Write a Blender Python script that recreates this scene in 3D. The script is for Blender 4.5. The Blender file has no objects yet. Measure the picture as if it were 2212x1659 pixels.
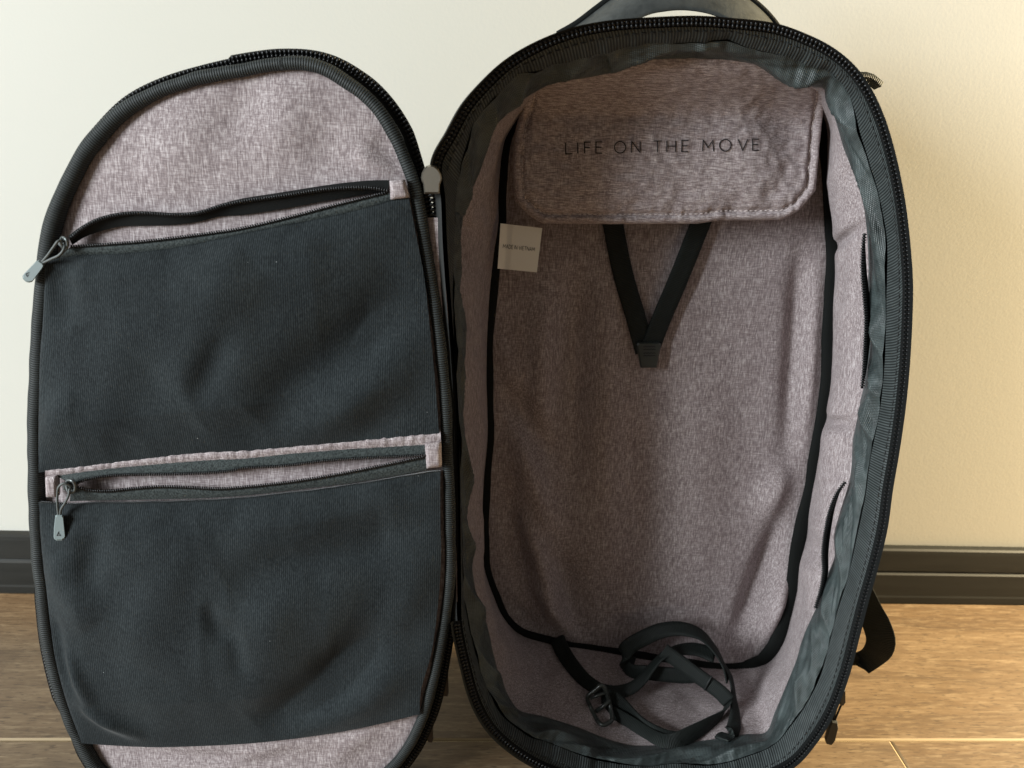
import bpy, math, random
import numpy as np
from mathutils import Vector, Matrix, noise

random.seed(7)
R = math.radians
scene = bpy.context.scene
col = scene.collection

# ------------------------------------------------------------------ camera
CAM_H = 0.47
YAW, PITCH, ROLL = R(3.79), R(21.3), R(3.03)
W_PX, H_PX, F_PX = 2212.0, 1659.0, 1661.6          # picture units used for measuring
def cam_axes():
    fw = Vector((math.sin(YAW)*math.cos(PITCH), math.cos(YAW)*math.cos(PITCH), -math.sin(PITCH)))
    r0 = Vector((math.cos(YAW), -math.sin(YAW), 0)); u0 = r0.cross(fw)
    r = r0*math.cos(ROLL) + u0*math.sin(ROLL); u = -r0*math.sin(ROLL) + u0*math.cos(ROLL)
    return r, u, fw
CR, CU, CF = cam_axes()
CO = Vector((0, 0, CAM_H))
cd = bpy.data.cameras.new('camera'); cam = bpy.data.objects.new('camera', cd); col.objects.link(cam)
cam.matrix_world = Matrix(((CR.x, CU.x, -CF.x, CO.x), (CR.y, CU.y, -CF.y, CO.y), (CR.z, CU.z, -CF.z, CO.z), (0, 0, 0, 1)))
cd.sensor_width = 36; cd.lens = 36*F_PX/W_PX; cd.clip_start = .02; cd.clip_end = 60
cd.dof.use_dof = True; cd.dof.focus_distance = .50; cd.dof.aperture_fstop = 10.0
scene.camera = cam

# ------------------------------------------------------------------ light
wd = bpy.data.worlds.new('World'); scene.world = wd; wd.use_nodes = True
bg = wd.node_tree.nodes['Background']; bg.inputs[0].default_value = (1.0, .93, .82, 1); bg.inputs[1].default_value = .15
def area(name, loc, target, sx, sy, power, color):
    l = bpy.data.lights.new(name, 'AREA'); l.shape = 'RECTANGLE'; l.size = sx; l.size_y = sy; l.energy = power; l.color = color
    o = bpy.data.objects.new(name, l); col.objects.link(o); o.location = loc
    o.rotation_euler = (Vector(target)-Vector(loc)).to_track_quat('-Z', 'Y').to_euler()
    return o
area('window_light', (-2.12, -.74, .98), (0.0, .5, .25), .85, 1.1, 104, (.905, .97, 1.0))
area('warm_fill', (1.55, .52, .60), (.80, .62, .32), .16, .8, 100, (1.0, .81, .50))  # added unseen fill strip, warms the wall right of the bag
scene.view_settings.view_transform = 'Standard'; scene.view_settings.look = 'None'
scene.view_settings.exposure = .12; scene.view_settings.gamma = 1; scene.view_settings.use_curve_mapping = False
scene.cycles.use_denoising = True; scene.cycles.sample_clamp_indirect = 1.5
scene.cycles.max_bounces = 6

# ------------------------------------------------------------------ frames
LEAN = R(7.0); RIM_Y = 1752
def ray(p):
    return (CF + CR*((p[0]-W_PX/2)/F_PX) - CU*((p[1]-H_PX/2)/F_PX))
d0 = ray((1430, RIM_Y)); t0 = -CO.z/d0.z; base = CO + d0*t0
ORIG = Vector((0.0, base.y, 0.0))
AX = Vector((1, 0, 0)); AV = Vector((0, math.sin(LEAN), math.cos(LEAN))); AW = Vector((0, math.cos(LEAN), -math.sin(LEAN)))
BAG = Matrix(((AX.x, AW.x, AV.x, ORIG.x), (AX.y, AW.y, AV.y, ORIG.y), (AX.z, AW.z, AV.z, ORIG.z), (0, 0, 0, 1)))
def L(p, w):
    """measured point -> bag coordinates (x right, y depth into the bag, z up) on the sheet y = w"""
    d = ray(p); t = (w - (CO-ORIG).dot(AW))/d.dot(AW); q = CO + d*t - ORIG
    return Vector((q.dot(AX), w, q.dot(AV)))
HX = L((972, 900), 0).x; DSW = R(4.0); DW0 = .004
DU = Vector((math.cos(DSW), -math.sin(DSW), 0))       # along the door towards the hinge
DN = Vector((-math.sin(DSW), -math.cos(DSW), 0))
def D(p, off=0.0):
    """measured point -> bag coordinates on the opened front panel, raised by off towards the viewer"""
    d = ray(p); dl = Vector((d.dot(AX), d.dot(AW), d.dot(AV))); o = CO-ORIG; ol = Vector((o.dot(AX), o.dot(AW), o.dot(AV)))
    h = Vector((HX, DW0, 0)) + DN*off
    t = (h-ol).dot(DN)/dl.dot(DN)
    return ol + dl*t
def K(x0, y0, s, pts):
    return [((x0+x/s)/1.15732, (y0+y/s)/1.15732) for x, y in pts]

# ------------------------------------------------------------------ materials
def mat(name, base=(.5, .5, .5), rough=.6, spec=.5, metal=0, sheen=0):
    m = bpy.data.materials.new(name); m.use_nodes = True
    b = m.node_tree.nodes['Principled BSDF']
    b.inputs['Base Color'].default_value = (*base, 1); b.inputs['Roughness'].default_value = rough
    b.inputs['Specular IOR Level'].default_value = spec; b.inputs['Metallic'].default_value = metal
    if sheen:
        b.inputs['Sheen Weight'].default_value = sheen; b.inputs['Sheen Roughness'].default_value = .4
    return m
class NB:
    def __init__(s, m): s.t = m.node_tree; s.b = s.t.nodes['Principled BSDF']
    def n(s, typ, **kw):
        x = s.t.nodes.new(typ)
        for k, v in kw.items():
            if k.startswith('i_'):
                key = k[2:]; key = int(key) if key.isdigit() else key.replace('_', ' ')
                x.inputs[key].default_value = v
            else: setattr(x, k, v)
        return x
    def l(s, a, b): s.t.links.new(a, b)
    def coord(s, scale=(1, 1, 1), kind='Object', rot=(0, 0, 0)):
        c = s.n('ShaderNodeTexCoord'); mp = s.n('ShaderNodeMapping'); mp.inputs['Scale'].default_value = scale; mp.inputs['Rotation'].default_value = rot
        s.l(c.outputs[kind], mp.inputs[0]); return mp.outputs[0]
    def noise(s, vec, scale=1, detail=2, rough=.5):
        x = s.n('ShaderNodeTexNoise', i_Scale=scale, i_Detail=detail, i_Roughness=rough); s.l(vec, x.inputs['Vector']); return x.outputs['Fac']
    def math(s, op, a, b=None):
        x = s.n('ShaderNodeMath', operation=op)
        for i, v in enumerate((a, b)):
            if v is None: continue
            if isinstance(v, (int, float)): x.inputs[i].default_value = v
            else: s.l(v, x.inputs[i])
        return x.outputs[0]
    def ramp(s, fac, stops, interp='LINEAR'):
        x = s.n('ShaderNodeValToRGB'); x.color_ramp.interpolation = interp; e = x.color_ramp.elements
        while len(e) < len(stops): e.new(.5)
        for el, (p, c) in zip(e, stops):
            el.position = p; el.color = (*c, 1) if len(c) == 3 else c
        s.l(fac, x.inputs[0]); return x.outputs[0]
    def mix(s, fac, a, b, mode='MIX'):
        x = s.n('ShaderNodeMix', data_type='RGBA', blend_type=mode)
        for i, v in ((0, fac), (6, a), (7, b)):
            if isinstance(v, (int, float)): x.inputs[i].default_value = v
            elif isinstance(v, tuple): x.inputs[i].default_value = (*v, 1)
            else: s.l(v, x.inputs[i])
        return x.outputs[2]
    def bump(s, h, strength=.3, dist=.001):
        x = s.n('ShaderNodeBump', i_Strength=strength, i_Distance=dist); s.l(h, x.inputs['Height']); s.l(x.outputs[0], s.b.inputs['Normal']); return x
    def color(s, c): s.l(c, s.b.inputs['Base Color'])

def heather(name, horiz=False, tone=1.0):
    m = mat(name, rough=.8, spec=.12, sheen=.08); k = NB(m)
    a = (1, 1, .12) ; b = (.12, .6, 1)
    if horiz: a, b = (.12, .6, 1), (1, 1, .12)
    v1 = k.noise(k.coord(a), 1500, 2, .6); v2 = k.noise(k.coord(b), 1500, 2, .6); big = k.noise(k.coord((1, 1, .4)), 90, 3, .6)
    f = k.math('ADD', k.math('MULTIPLY', v1, .72), k.math('MULTIPLY', v2, .42))
    f = k.math('ADD', f, k.math('MULTIPLY', big, .10))
    t = tone
    c = k.ramp(f, [(.40, (.140*t, .110*t, .112*t)), (.56, (.239*t, .197*t, .200*t)), (.66, (.338*t, .290*t, .292*t)), (.84, (.595*t, .54*t, .54*t))])
    k.color(c); k.bump(f, .25, .0006)
    return m
M = {}
M['heather'] = heather('heather_lining'); M['heather_h'] = heather('heather_flap', True, 1.08)
# black grosgrain: UV u runs along the tape in metres
def ribbed(name, c0, c1, pitch=.0013, rough=.55):
    m = mat(name, rough=rough, spec=.22); k = NB(m)
    uv = k.coord((1, 1, 1), 'UV'); sp = k.n('ShaderNodeSeparateXYZ'); k.l(uv, sp.inputs[0])
    w = k.math('SINE', k.math('MULTIPLY', sp.outputs[0], 2*math.pi/pitch))
    f = k.math('ADD', k.math('MULTIPLY', w, .5), .5)
    nz = k.noise(k.coord(), 160, 3)
    k.color(k.mix(k.math('MULTIPLY', f, k.math('ADD', nz, .3)), c0, c1)); k.bump(f, .55, .0006)
    return m
M['grosgrain'] = ribbed('grosgrain', (.012, .015, .015), (.085, .100, .100), .0018)
M['binding'] = ribbed('front_binding', (.007, .008, .008), (.046, .054, .053), .0014)
M['tape'] = mat('zipper_tape', (.009, .010, .010), .7, .15); k = NB(M['tape']); k.bump(k.noise(k.coord((1, 1, 1)), 1500, 2), .4, .0005)
M['pocket_tape'] = mat('pocket_tape', (.045, .056, .054), .75, .15, sheen=.1); k = NB(M['pocket_tape'])
nz = k.noise(k.coord((1, 1, .5)), 1400, 2); k.color(k.ramp(nz, [(.35, (.016, .020, .020)), (.65, (.060, .072, .071))])); k.bump(nz, .4, .0005)
M['teeth'] = mat('zipper_teeth', (.006, .0065, .007), .36, .35)
M['coil'] = mat('zipper_coil', (.008, .009, .010), .34, .5)
M['piping'] = mat('panel_piping', (.006, .007, .0065), .8, .15); k = NB(M['piping']); k.bump(k.noise(k.coord(), 900, 2), .5, .0006)
# nylon gusset with a small basket weave
M['nylon'] = mat('nylon', (.03, .038, .037), .36, .42); k = NB(M['nylon'])
uv = k.coord((1, 1, 1), 'UV', (0, 0, R(38))); sp = k.n('ShaderNodeSeparateXYZ'); k.l(uv, sp.inputs[0])
wx = k.math('SINE', k.math('MULTIPLY', sp.outputs[0], 2*math.pi/.0016)); wy = k.math('SINE', k.math('MULTIPLY', sp.outputs[1], 2*math.pi/.0016))
wv = k.math('MULTIPLY', wx, wy); nz = k.noise(k.coord(), 70, 4, .65)
k.color(k.ramp(k.math('ADD', k.math('MULTIPLY', wv, .22), nz), [(.25, (.020, .026, .026)), (.8, (.094, .118, .118))])); k.bump(wv, .4, .0006)
# stretch mesh of the pockets: fine upright knit, lint
def knit(name):
    m = mat(name, rough=.85, spec=.06, sheen=.14); k = NB(m)
    sp0 = k.n('ShaderNodeSeparateXYZ'); k.l(k.coord(), sp0.inputs[0]); wob = k.noise(k.coord((1, 1, .3)), 60, 2)
    ph = k.math('ADD', k.math('MULTIPLY', sp0.outputs[0], 2*math.pi/.00125), k.math('MULTIPLY', wob, 9.0))
    v = k.math('ADD', k.math('MULTIPLY', k.math('SINE', ph), .5), .5); fine = k.noise(k.coord((1, .3, .4)), 1300, 1)
    v = k.math('ADD', k.math('MULTIPLY', v, .35), k.math('MULTIPLY', fine, .65)); big = k.noise(k.coord((1, 1, .6)), 26, 4, .6)
    c = k.ramp(k.math('ADD', k.math('MULTIPLY', v, .7), k.math('MULTIPLY', big, .3)), [(.25, (.0085, .0105, .0114)), (.5, (.0190, .0232, .0250)), (.75, (.043, .0515, .0545))])
    vo = k.n('ShaderNodeTexVoronoi', i_Scale=190); k.l(k.coord((1, 1, .8)), vo.inputs['Vector'])
    sp = k.n('ShaderNodeSeparateXYZ'); k.l(vo.outputs['Color'], sp.inputs[0])
    lint = k.math('MULTIPLY', k.math('LESS_THAN', vo.outputs['Distance'], k.math('MULTIPLY', sp.outputs[1], .055)), k.math('GREATER_THAN', sp.outputs[0], .86))
    k.color(k.mix(lint, c, (.26, .28, .28))); k.bump(v, .16, .0005); return m
M['knit'] = knit('stretch_mesh')
M['web'] = ribbed('webbing', (.006, .008, .0075), (.020, .025, .023), .0012, .62)
M['plastic'] = mat('black_plastic', (.030, .034, .031), .32, .5)
M['pull'] = mat('pull_rubber', (.17, .21, .21), .5, .5)
M['pull_dark'] = mat('pull_rubber_black', (.015, .017, .016), .45, .5)
M['pull_brown'] = mat('pull_leather_brown', (.035, .024, .018), .6)
M['cord'] = mat('pull_cord', (.085, .095, .092), .6)
M['ink'] = mat('black_ink', (.020, .019, .021), .6, .2)
M['thread'] = mat('pale_thread', (.55, .48, .46), .7)
M['thread_dark'] = mat('black_thread', (.012, .014, .014), .7)
M['gunmetal'] = mat('gunmetal', (.33, .30, .25), .36, .5, metal=.9); k = NB(M['gunmetal']); k.bump(k.noise(k.coord(), 500, 3), .12, .0004)
M['label'] = mat('label_satin', (.95, .94, .87), .6); k = NB(M['label']); k.bump(k.noise(k.coord((1, 1, 3)), 300, 3), .15, .0005)
M['shell'] = mat('shell_fabric', (.020, .021, .020), .6, .25); k = NB(M['shell']); nz = k.noise(k.coord(), 700, 3); k.bump(nz, .3, .0006)
M['handle'] = mat('handle_leather', (.040, .044, .041), .5, .45); k = NB(M['handle']); nz = k.noise(k.coord(), 60, 5, .7)
k.color(k.ramp(nz, [(.3, (.022, .025, .024)), (.7, (.070, .075, .072))])); k.bump(k.noise(k.coord(), 420, 4), .25, .0006)

# ------------------------------------------------------------------ object helpers
bag = bpy.data.objects.new('backpack', None); col.objects.link(bag); bag.matrix_world = BAG; bag.empty_display_size = .05
bag['label'] = 'black and heather grey backpack standing unzipped, front panel folded open to the left'
bag['category'] = 'backpack'
def obj(name, verts, faces, m, parent=bag, smooth=True, uv=None, kind=None, label=None):
    me = bpy.data.meshes.new(name); me.from_pydata([tuple(v) for v in verts], [], faces)
    if smooth: me.polygons.foreach_set('use_smooth', [True]*len(me.polygons))
    ms = m if isinstance(m, (list, tuple)) else [m]
    for x in ms: me.materials.append(x)
    if uv is not None:
        lay = me.uv_layers.new(name='UVMap'); vi = np.empty(len(me.loops), int); me.loops.foreach_get('vertex_index', vi)
        lay.data.foreach_set('uv', np.asarray(uv, float)[vi].ravel())
    me.update(); o = bpy.data.objects.new(name, me); col.objects.link(o); o.parent = parent
    if kind: o['kind'] = kind
    if label: o['label'] = label
    return o
def grid_faces(nu, nv, close_u=False):
    f = []
    for i in range(nu if close_u else nu-1):
        for j in range(nv-1):
            a = i*nv+j; b = ((i+1) % nu)*nv+j; f.append((a, b, b+1, a+1))
    return f
def spline(pts, n, closed=False):
    """Catmull-Rom through pts, n samples even in length"""
    P = np.array([tuple(p) for p in pts], float); m = len(P); out = []
    segs = m if closed else m-1
    for i in range(segs):
        if closed: p0, p1, p2, p3 = P[(i-1) % m], P[i], P[(i+1) % m], P[(i+2) % m]
        else: p0, p1, p2, p3 = P[max(i-1, 0)], P[i], P[i+1], P[min(i+2, m-1)]
        d = [max(np.linalg.norm(b-a), 1e-9)**.5 for a, b in ((p0, p1), (p1, p2), (p2, p3))]
        m1 = ((p1-p0)/d[0]-(p2-p0)/(d[0]+d[1])+(p2-p1)/d[1])*d[1] if d[0] > 1e-4 else p2-p1
        m2 = ((p2-p1)/d[1]-(p3-p1)/(d[1]+d[2])+(p3-p2)/d[2])*d[1] if d[2] > 1e-4 else p2-p1
        for t in np.linspace(0, 1, 24, endpoint=False):
            out.append((2*t**3-3*t*t+1)*p1+(t**3-2*t*t+t)*m1+(-2*t**3+3*t*t)*p2+(t**3-t*t)*m2)
    out.append(P[0] if closed else P[-1]); out = np.array(out)
    s = np.concatenate([[0], np.cumsum(np.linalg.norm(np.diff(out, axis=0), axis=1))])
    q = np.linspace(0, s[-1], n+1)[:-1] if closed else np.linspace(0, s[-1], n)
    return np.stack([np.interp(q, s, out[:, c]) for c in range(P.shape[1])], 1)
def V(a): return [Vector(x) for x in a]
def arclen(P): return np.concatenate([[0], np.cumsum([(Vector(b)-Vector(a)).length for a, b in zip(P[:-1], P[1:])])])
def tube(path, r, sides=10, closed=False, flat=None):
    """path: Vectors; r: radius or list; flat = (normal, ratio): squash along the normal"""
    n = len(path); vs = []; uv = []; s = arclen(path)
    for i, p in enumerate(path):
        a = path[(i-1) % n] if (closed or i > 0) else p; b = path[(i+1) % n] if (closed or i < n-1) else p
        t = (b-a).normalized(); ref = flat[0] if flat else Vector((0, -1, 0))
        if abs(t.dot(ref)) > .95: ref = Vector((1, 0, 0))
        x = t.cross(ref).normalized(); y = x.cross(t).normalized()
        rr = r[i] if hasattr(r, '__len__') else r; q = flat[1] if flat else 1
        for k_ in range(sides):
            an = 2*math.pi*k_/sides; vs.append(p + x*(rr*math.cos(an)) + y*(rr*q*math.sin(an))); uv.append((s[i], rr*an))
    f = []
    for i in range(n if closed else n-1):
        for k_ in range(sides):
            a = i*sides+k_; b = i*sides+(k_+1) % sides; c = ((i+1) % n)*sides+(k_+1) % sides; d = ((i+1) % n)*sides+k_; f.append((a, b, c, d))
    if not closed: f += [tuple(range(sides))[::-1], tuple(range((n-1)*sides, n*sides))]
    return vs, f, uv
def join(parts):
    vs, fs, uv = [], [], []
    for v, f, u in parts:
        o = len(vs); vs += list(v); uv += list(u) if u is not None else [(0, 0)]*len(v); fs += [tuple(i+o for i in q) for q in f]
    return vs, fs, uv
def box(c, x, y, z):
    """box from centre and three half vectors"""
    vs = [c+x*a+y*b+z*d for a in (-1, 1) for b in (-1, 1) for d in (-1, 1)]
    return vs, [(0, 1, 3, 2), (4, 6, 7, 5), (0, 4, 5, 1), (2, 3, 7, 6), (0, 2, 6, 4), (1, 5, 7, 3)], None
def ribbon(path, width, side, thick=.0012, wave=0):
    """webbing strip: path centre line, side = function(i) or list of side vectors"""
    n = len(path); vs = []; uv = []; s = arclen(path)
    for i, p in enumerate(path):
        a = path[max(i-1, 0)]; b = path[min(i+1, n-1)]; t = (b-a).normalized()
        sd = (side[i] if isinstance(side, list) else side); sd = (sd - t*sd.dot(t)).normalized(); nn = t.cross(sd).normalized()
        wd_ = width[i] if hasattr(width, '__len__') else width
        prof = [(-.5, -.35), (-.46, .5), (-.2, .4), (.2, .4), (.46, .5), (.5, -.35), (.46, -.5), (0, -.42), (-.46, -.5)]
        for (a_, b_) in prof: vs.append(p + sd*(wd_*a_) + nn*(thick*b_)); uv.append((s[i], a_*wd_))
    m = 9; f = []
    for i in range(n-1):
        for k_ in range(m): f.append((i*m+k_, i*m+(k_+1) % m, (i+1)*m+(k_+1) % m, (i+1)*m+k_))
    f += [tuple(range(m))[::-1], tuple(range((n-1)*m, n*m))]
    return vs, f, uv
def teeth(path, spacing, inward, up, size):
    """moulded zipper teeth along path: each a bead with a shank pointing inward; inward/up lists of vectors"""
    s = arclen(path); n = int(s[-1]/spacing); parts = []
    for j in range(n):
        q = (j+.5)*spacing; i = min(int(np.searchsorted(s, q)), len(path)-1); i0 = max(i-1, 0)
        t_ = 0 if s[i] == s[i0] else (q-s[i0])/(s[i]-s[i0]); p = path[i0].lerp(path[i], t_)
        t = (path[i]-path[i0]).normalized(); x = inward[i]; z = up[i]
        a, b, c = size   # along, across, height
        vs = []; f = []
        for (cx0, hb, ka, kc) in ((-.35*b, .62*b, 1.0, 1.0), (.55*b, .50*b, .72, .62)):
            o_ = len(vs); prof = [(-1, .30), (-.72, .80), (0, 1), (.72, .80), (1, .30)]
            for (u_, r_) in prof:
                for k_ in range(7):
                    an = 2*math.pi/7*k_; vs.append(p + x*(cx0+hb*u_) + t*(a*ka*r_*math.cos(an)) + z*(c*kc*r_*math.sin(an)))
            for r_ in range(4):
                for k_ in range(7): f.append((o_+r_*7+k_, o_+r_*7+(k_+1) % 7, o_+r_*7+7+(k_+1) % 7, o_+r_*7+7+k_))
            f += [tuple(o_+q for q in range(7))[::-1], tuple(o_+q for q in range(28, 35))]
        parts.append((vs, f, None))
    return join(parts)
def coil(path, r, pitch, up=Vector((0, -1, 0))):
    """nylon coil: row of slanted little beads"""
    s = arclen(path); n = int(s[-1]/pitch); parts = []
    for j in range(n):
        q = (j+.5)*pitch; i = min(int(np.searchsorted(s, q)), len(path)-1); i0 = max(i-1, 0)
        p = path[i0].lerp(path[i], 0 if s[i] == s[i0] else (q-s[i0])/(s[i]-s[i0])); t = (path[i]-path[i0]).normalized()
        x = t.cross(up).normalized(); vs = []; f = []
        for (u_, k1) in ((-1, .35), (-.6, .95), (.6, .95), (1, .35)):
            for k_ in range(5):
                an = 2*math.pi/5*k_; vs.append(p + x*(r*1.25*u_) + (t+x*.25)*(pitch*.36*k1*math.cos(an)) + up*(r*k1*math.sin(an)))
        for r_ in range(3):
            for k_ in range(5): f.append((r_*5+k_, r_*5+(k_+1) % 5, r_*5+5+(k_+1) % 5, r_*5+5+k_))
        f += [tuple(range(5))[::-1], tuple(range(15, 20))]
        parts.append((vs, f, None))
    return join(parts)
def stitches(path, dash, gap, r, lift):
    s = arclen(path); parts = []; q = 0
    def at(q):
        i = min(max(int(np.searchsorted(s, q)), 1), len(path)-1); return path[i-1].lerp(path[i], min(max((q-s[i-1])/max(s[i]-s[i-1], 1e-9), 0), 1))
    while q+dash < s[-1]:
        a, b = at(q), at(q+dash); m_ = (a+b)/2 + lift; v, f, u = tube([a, a.lerp(m_, .6)+lift*.3, m_, b.lerp(m_, .6)+lift*.3, b], [r*.5, r, r, r, r*.5], 5); parts.append((v, f, u)); q += dash+gap
    return join(parts)
def coons(c0, c1, d0, d1, nu, nv):
    """c0: v=0 edge, c1: v=1 edge (both along u); d0: u=0, d1: u=1 edge (along v); 2-D picture points"""
    c0, c1, d0, d1 = spline(c0, nu), spline(c1, nu), spline(d0, nv), spline(d1, nv)
    u = np.linspace(0, 1, nu)[:, None, None]; v = np.linspace(0, 1, nv)[None, :, None]
    S = (1-v)*c0[:, None]+v*c1[:, None]+(1-u)*d0[None]+u*d1[None]
    B = (1-u)*(1-v)*(c0[0]+d0[0])/2+u*(1-v)*(c0[-1]+d1[0])/2+(1-u)*v*(c1[0]+d0[-1])/2+u*v*(c1[-1]+d1[-1])/2
    return S-B
def fold(p, a, b, width, h):
    """height of one crease running from a to b"""
    ax, ay = a; bx, by = b; dx, dy = bx-ax, by-ay; l2 = dx*dx+dy*dy; t = ((p[0]-ax)*dx+(p[1]-ay)*dy)/l2
    tt = min(max(t, 0), 1); ex = p[0]-ax-tt*dx; ey = p[1]-ay-tt*dy; env = math.sin(math.pi*min(max(tt, .02), .98))**.6
    return h*env*math.exp(-(ex*ex+ey*ey)/(2*width*width))
def strokes(polys, width, place):
    """flat lettering: 2-D polylines, place(x, y) -> point"""
    parts = []
    for pl in polys:
        n = len(pl); vs = []
        closed = pl[0] == pl[-1] and n > 2
        for i, (x, y) in enumerate(pl):
            if closed: a, b = pl[(i-1) % (n-1)] if i else pl[-2], pl[i+1] if i < n-1 else pl[1]
            else: a, b = pl[max(i-1, 0)], pl[min(i+1, n-1)]
            dx, dy = b[0]-a[0], b[1]-a[1]; l = math.hypot(dx, dy) or 1; sc = 1
            if 0 < i < n-1 and not closed:
                d1 = (pl[i][0]-pl[i-1][0], pl[i][1]-pl[i-1][1]); l1 = math.hypot(*d1) or 1
                sc = min(1/max(abs((d1[0]*dx+d1[1]*dy)/(l1*l)), .45), 2)
            nx, ny = -dy/l*width*.5*sc, dx/l*width*.5*sc
            vs += [place(x+nx, y+ny), place(x-nx, y-ny)]
        parts.append((vs, [(2*i, 2*i+1, 2*i+3, 2*i+2) for i in range(n-1)], None))
    return join(parts)
GL = {'L': (.55, [[(0, 1), (0, 0), (.55, 0)]]), 'I': (.0, [[(0, 0), (0, 1)]]), 'F': (.55, [[(0, 0), (0, 1), (.55, 1)], [(0, .52), (.48, .52)]]),
      'E': (.58, [[(.58, 1), (0, 1), (0, 0), (.58, 0)], [(0, .52), (.5, .52)]]),
      'O': (1.0, [[(.5+.5*math.cos(a), .5+.52*math.sin(a)) for a in np.linspace(0, 2*math.pi, 28)[:-1]]]),
      'N': (.78, [[(0, 0), (0, 1), (.78, 0), (.78, 1)]]), 'T': (.76, [[(0, 1), (.76, 1)], [(.38, 1), (.38, 0)]]),
      'H': (.78, [[(0, 0), (0, 1)], [(.78, 0), (.78, 1)], [(0, .52), (.78, .52)]]), 'M': (.98, [[(0, 0), (.06, 1), (.49, .32), (.92, 1), (.98, 0)]]),
      'V': (.88, [[(0, 1), (.44, 0), (.88, 1)]]), 'A': (.86, [[(0, 0), (.43, 1), (.86, 0)], [(.15, .33), (.71, .33)]]),
      'D': (.8, [[(0, 0), (0, 1), (.35, 1), (.62, .9), (.78, .68), (.78, .32), (.62, .1), (.35, 0), (0, 0)]])}
GL['O'][1][0].append(GL['O'][1][0][0])

# ================================================================== the setting
D_WALL = 1.3247*CAM_H; SEAM = D_WALL-.36656*CAM_H; BB = .1313*CAM_H; BT = .013
def setting(name, verts, faces, m, parent=None, smooth=False):
    o = obj(name, verts, faces, m, parent, smooth)
    if parent is None: o['kind'] = 'structure'
    return o
m = M['wall'] = mat('wall_paint', (.60, .60, .55), .7, .3); k = NB(m)
h = k.math('ADD', k.noise(k.coord(), 420, 2, .5), k.math('MULTIPLY', k.noise(k.coord(), 150, 2), .5))
k.bump(h, .11, .0005); nz = k.noise(k.coord(), 3, 3); k.color(k.mix(nz, (.585, .583, .53), (.615, .615, .57)))
yw = D_WALL+BT
wall = setting('wall', [(-3, yw, -.02), (3, yw, -.02), (3, yw, 2.6), (-3, yw, 2.6), (-3, yw+.1, -.02), (3, yw+.1, -.02), (3, yw+.1, 2.6), (-3, yw+.1, 2.6)],
               [(0, 1, 2, 3), (5, 4, 7, 6), (1, 5, 6, 2), (4, 0, 3, 7), (3, 2, 6, 7), (0, 4, 5, 1)], M['wall'])
m = M['baseboard'] = mat('baseboard_vinyl', (.050, .050, .040), .5, .25); k = NB(m); nz = k.noise(k.coord((.15, 1, 1)), 60, 4, .6)
k.color(k.ramp(nz, [(.3, (.014, .0145, .013)), (.7, (.024, .0245, .022))])); k.bump(nz, .2, .001)
prof = [(BT-.0005, BB), (.0060, BB), (.0040, BB-.0015), (.0035, BB-.005), (.0030, BB-.016), (.0028, BB-.024), (.0042, BB-.0255), (.0016, BB-.028), (.0010, .020), (.0008, .010), (.0002, .008), (.0002, .001), (BT-.0005, .001)]
vs = []; fs = []; n = len(prof)
for x in (-2.9, 2.9):
    for (dy, z) in prof: vs.append((x, D_WALL+dy, z))
for i in range(n): fs.append((i, (i+1) % n, n+(i+1) % n, n+i))
fs += [tuple(range(n)), tuple(range(2*n-1, n-1, -1))]
setting('baseboard', vs, fs, M['baseboard'], wall)
# floor: laminate planks, each its own piece on a flat underlay
M['underlay'] = mat('underlay', (.05, .035, .02), .9)
m = M['oak'] = mat('oak_laminate', rough=.38, spec=.45); k = NB(m)
oi = k.n('ShaderNodeObjectInfo'); add = k.n('ShaderNodeVectorMath', operation='ADD'); sc = k.n('ShaderNodeVectorMath', operation='SCALE'); sc.inputs['Scale'].default_value = 37
cx_ = k.n('ShaderNodeCombineXYZ'); k.l(oi.outputs['Random'], cx_.inputs[0]); k.l(oi.outputs['Random'], cx_.inputs[1]); k.l(cx_.outputs[0], sc.inputs[0])
co = k.n('ShaderNodeTexCoord'); k.l(co.outputs['Object'], add.inputs[0]); k.l(sc.outputs[0], add.inputs[1])
def mp(scale):
    x = k.n('ShaderNodeMapping'); x.inputs['Scale'].default_value = scale; k.l(add.outputs[0], x.inputs[0]); return x.outputs[0]
warp = k.n('ShaderNodeTexNoise', i_Scale=7.0, i_Detail=3.0); k.l(mp((.35, 1, 1)), warp.inputs['Vector'])
wm = k.n('ShaderNodeVectorMath', operation='SCALE'); wm.inputs['Scale'].default_value = .05; k.l(warp.outputs['Color'], wm.inputs[0])
wa = k.n('ShaderNodeVectorMath', operation='ADD'); k.l(mp((.12, 1, 1)), wa.inputs[0]); k.l(wm.outputs[0], wa.inputs[1])
g1 = k.noise(wa.outputs[0], 80, 6, .68); g2 = k.noise(mp((.11, 1, 1)), 380, 4, .7); g4 = k.noise(mp((.16, 1, 1)), 620, 2, .6); g3 = k.noise(mp((.5, 1, 1)), 9, 3, .5)
cc = k.ramp(g1, [(.28, (.066, .037, .019)), (.46, (.130, .079, .040)), (.60, (.178, .114, .061)), (.76, (.32, .23, .14))])
cc = k.mix(k.math('MULTIPLY', g3, .6), cc, (.150, .112, .074)); cc = k.mix(k.ramp(g2, [(.5, (0, 0, 0)), (.72, (.55, .55, .55))]), cc, (.36, .27, .165))
cc = k.mix(k.ramp(g4, [(.56, (0, 0, 0)), (.66, (.9, .9, .9))]), cc, (.085, .055, .032))
k.color(cc); k.bump(k.math('ADD', g2, k.math('MULTIPLY', g1, .5)), .12, .001)
k.l(k.ramp(g2, [(.3, (.34, .34, .34)), (.8, (.50, .50, .50))]), k.b.inputs['Roughness'])
M['groove'] = mat('plank_bevel', (.34, .25, .14), .5)
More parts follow.
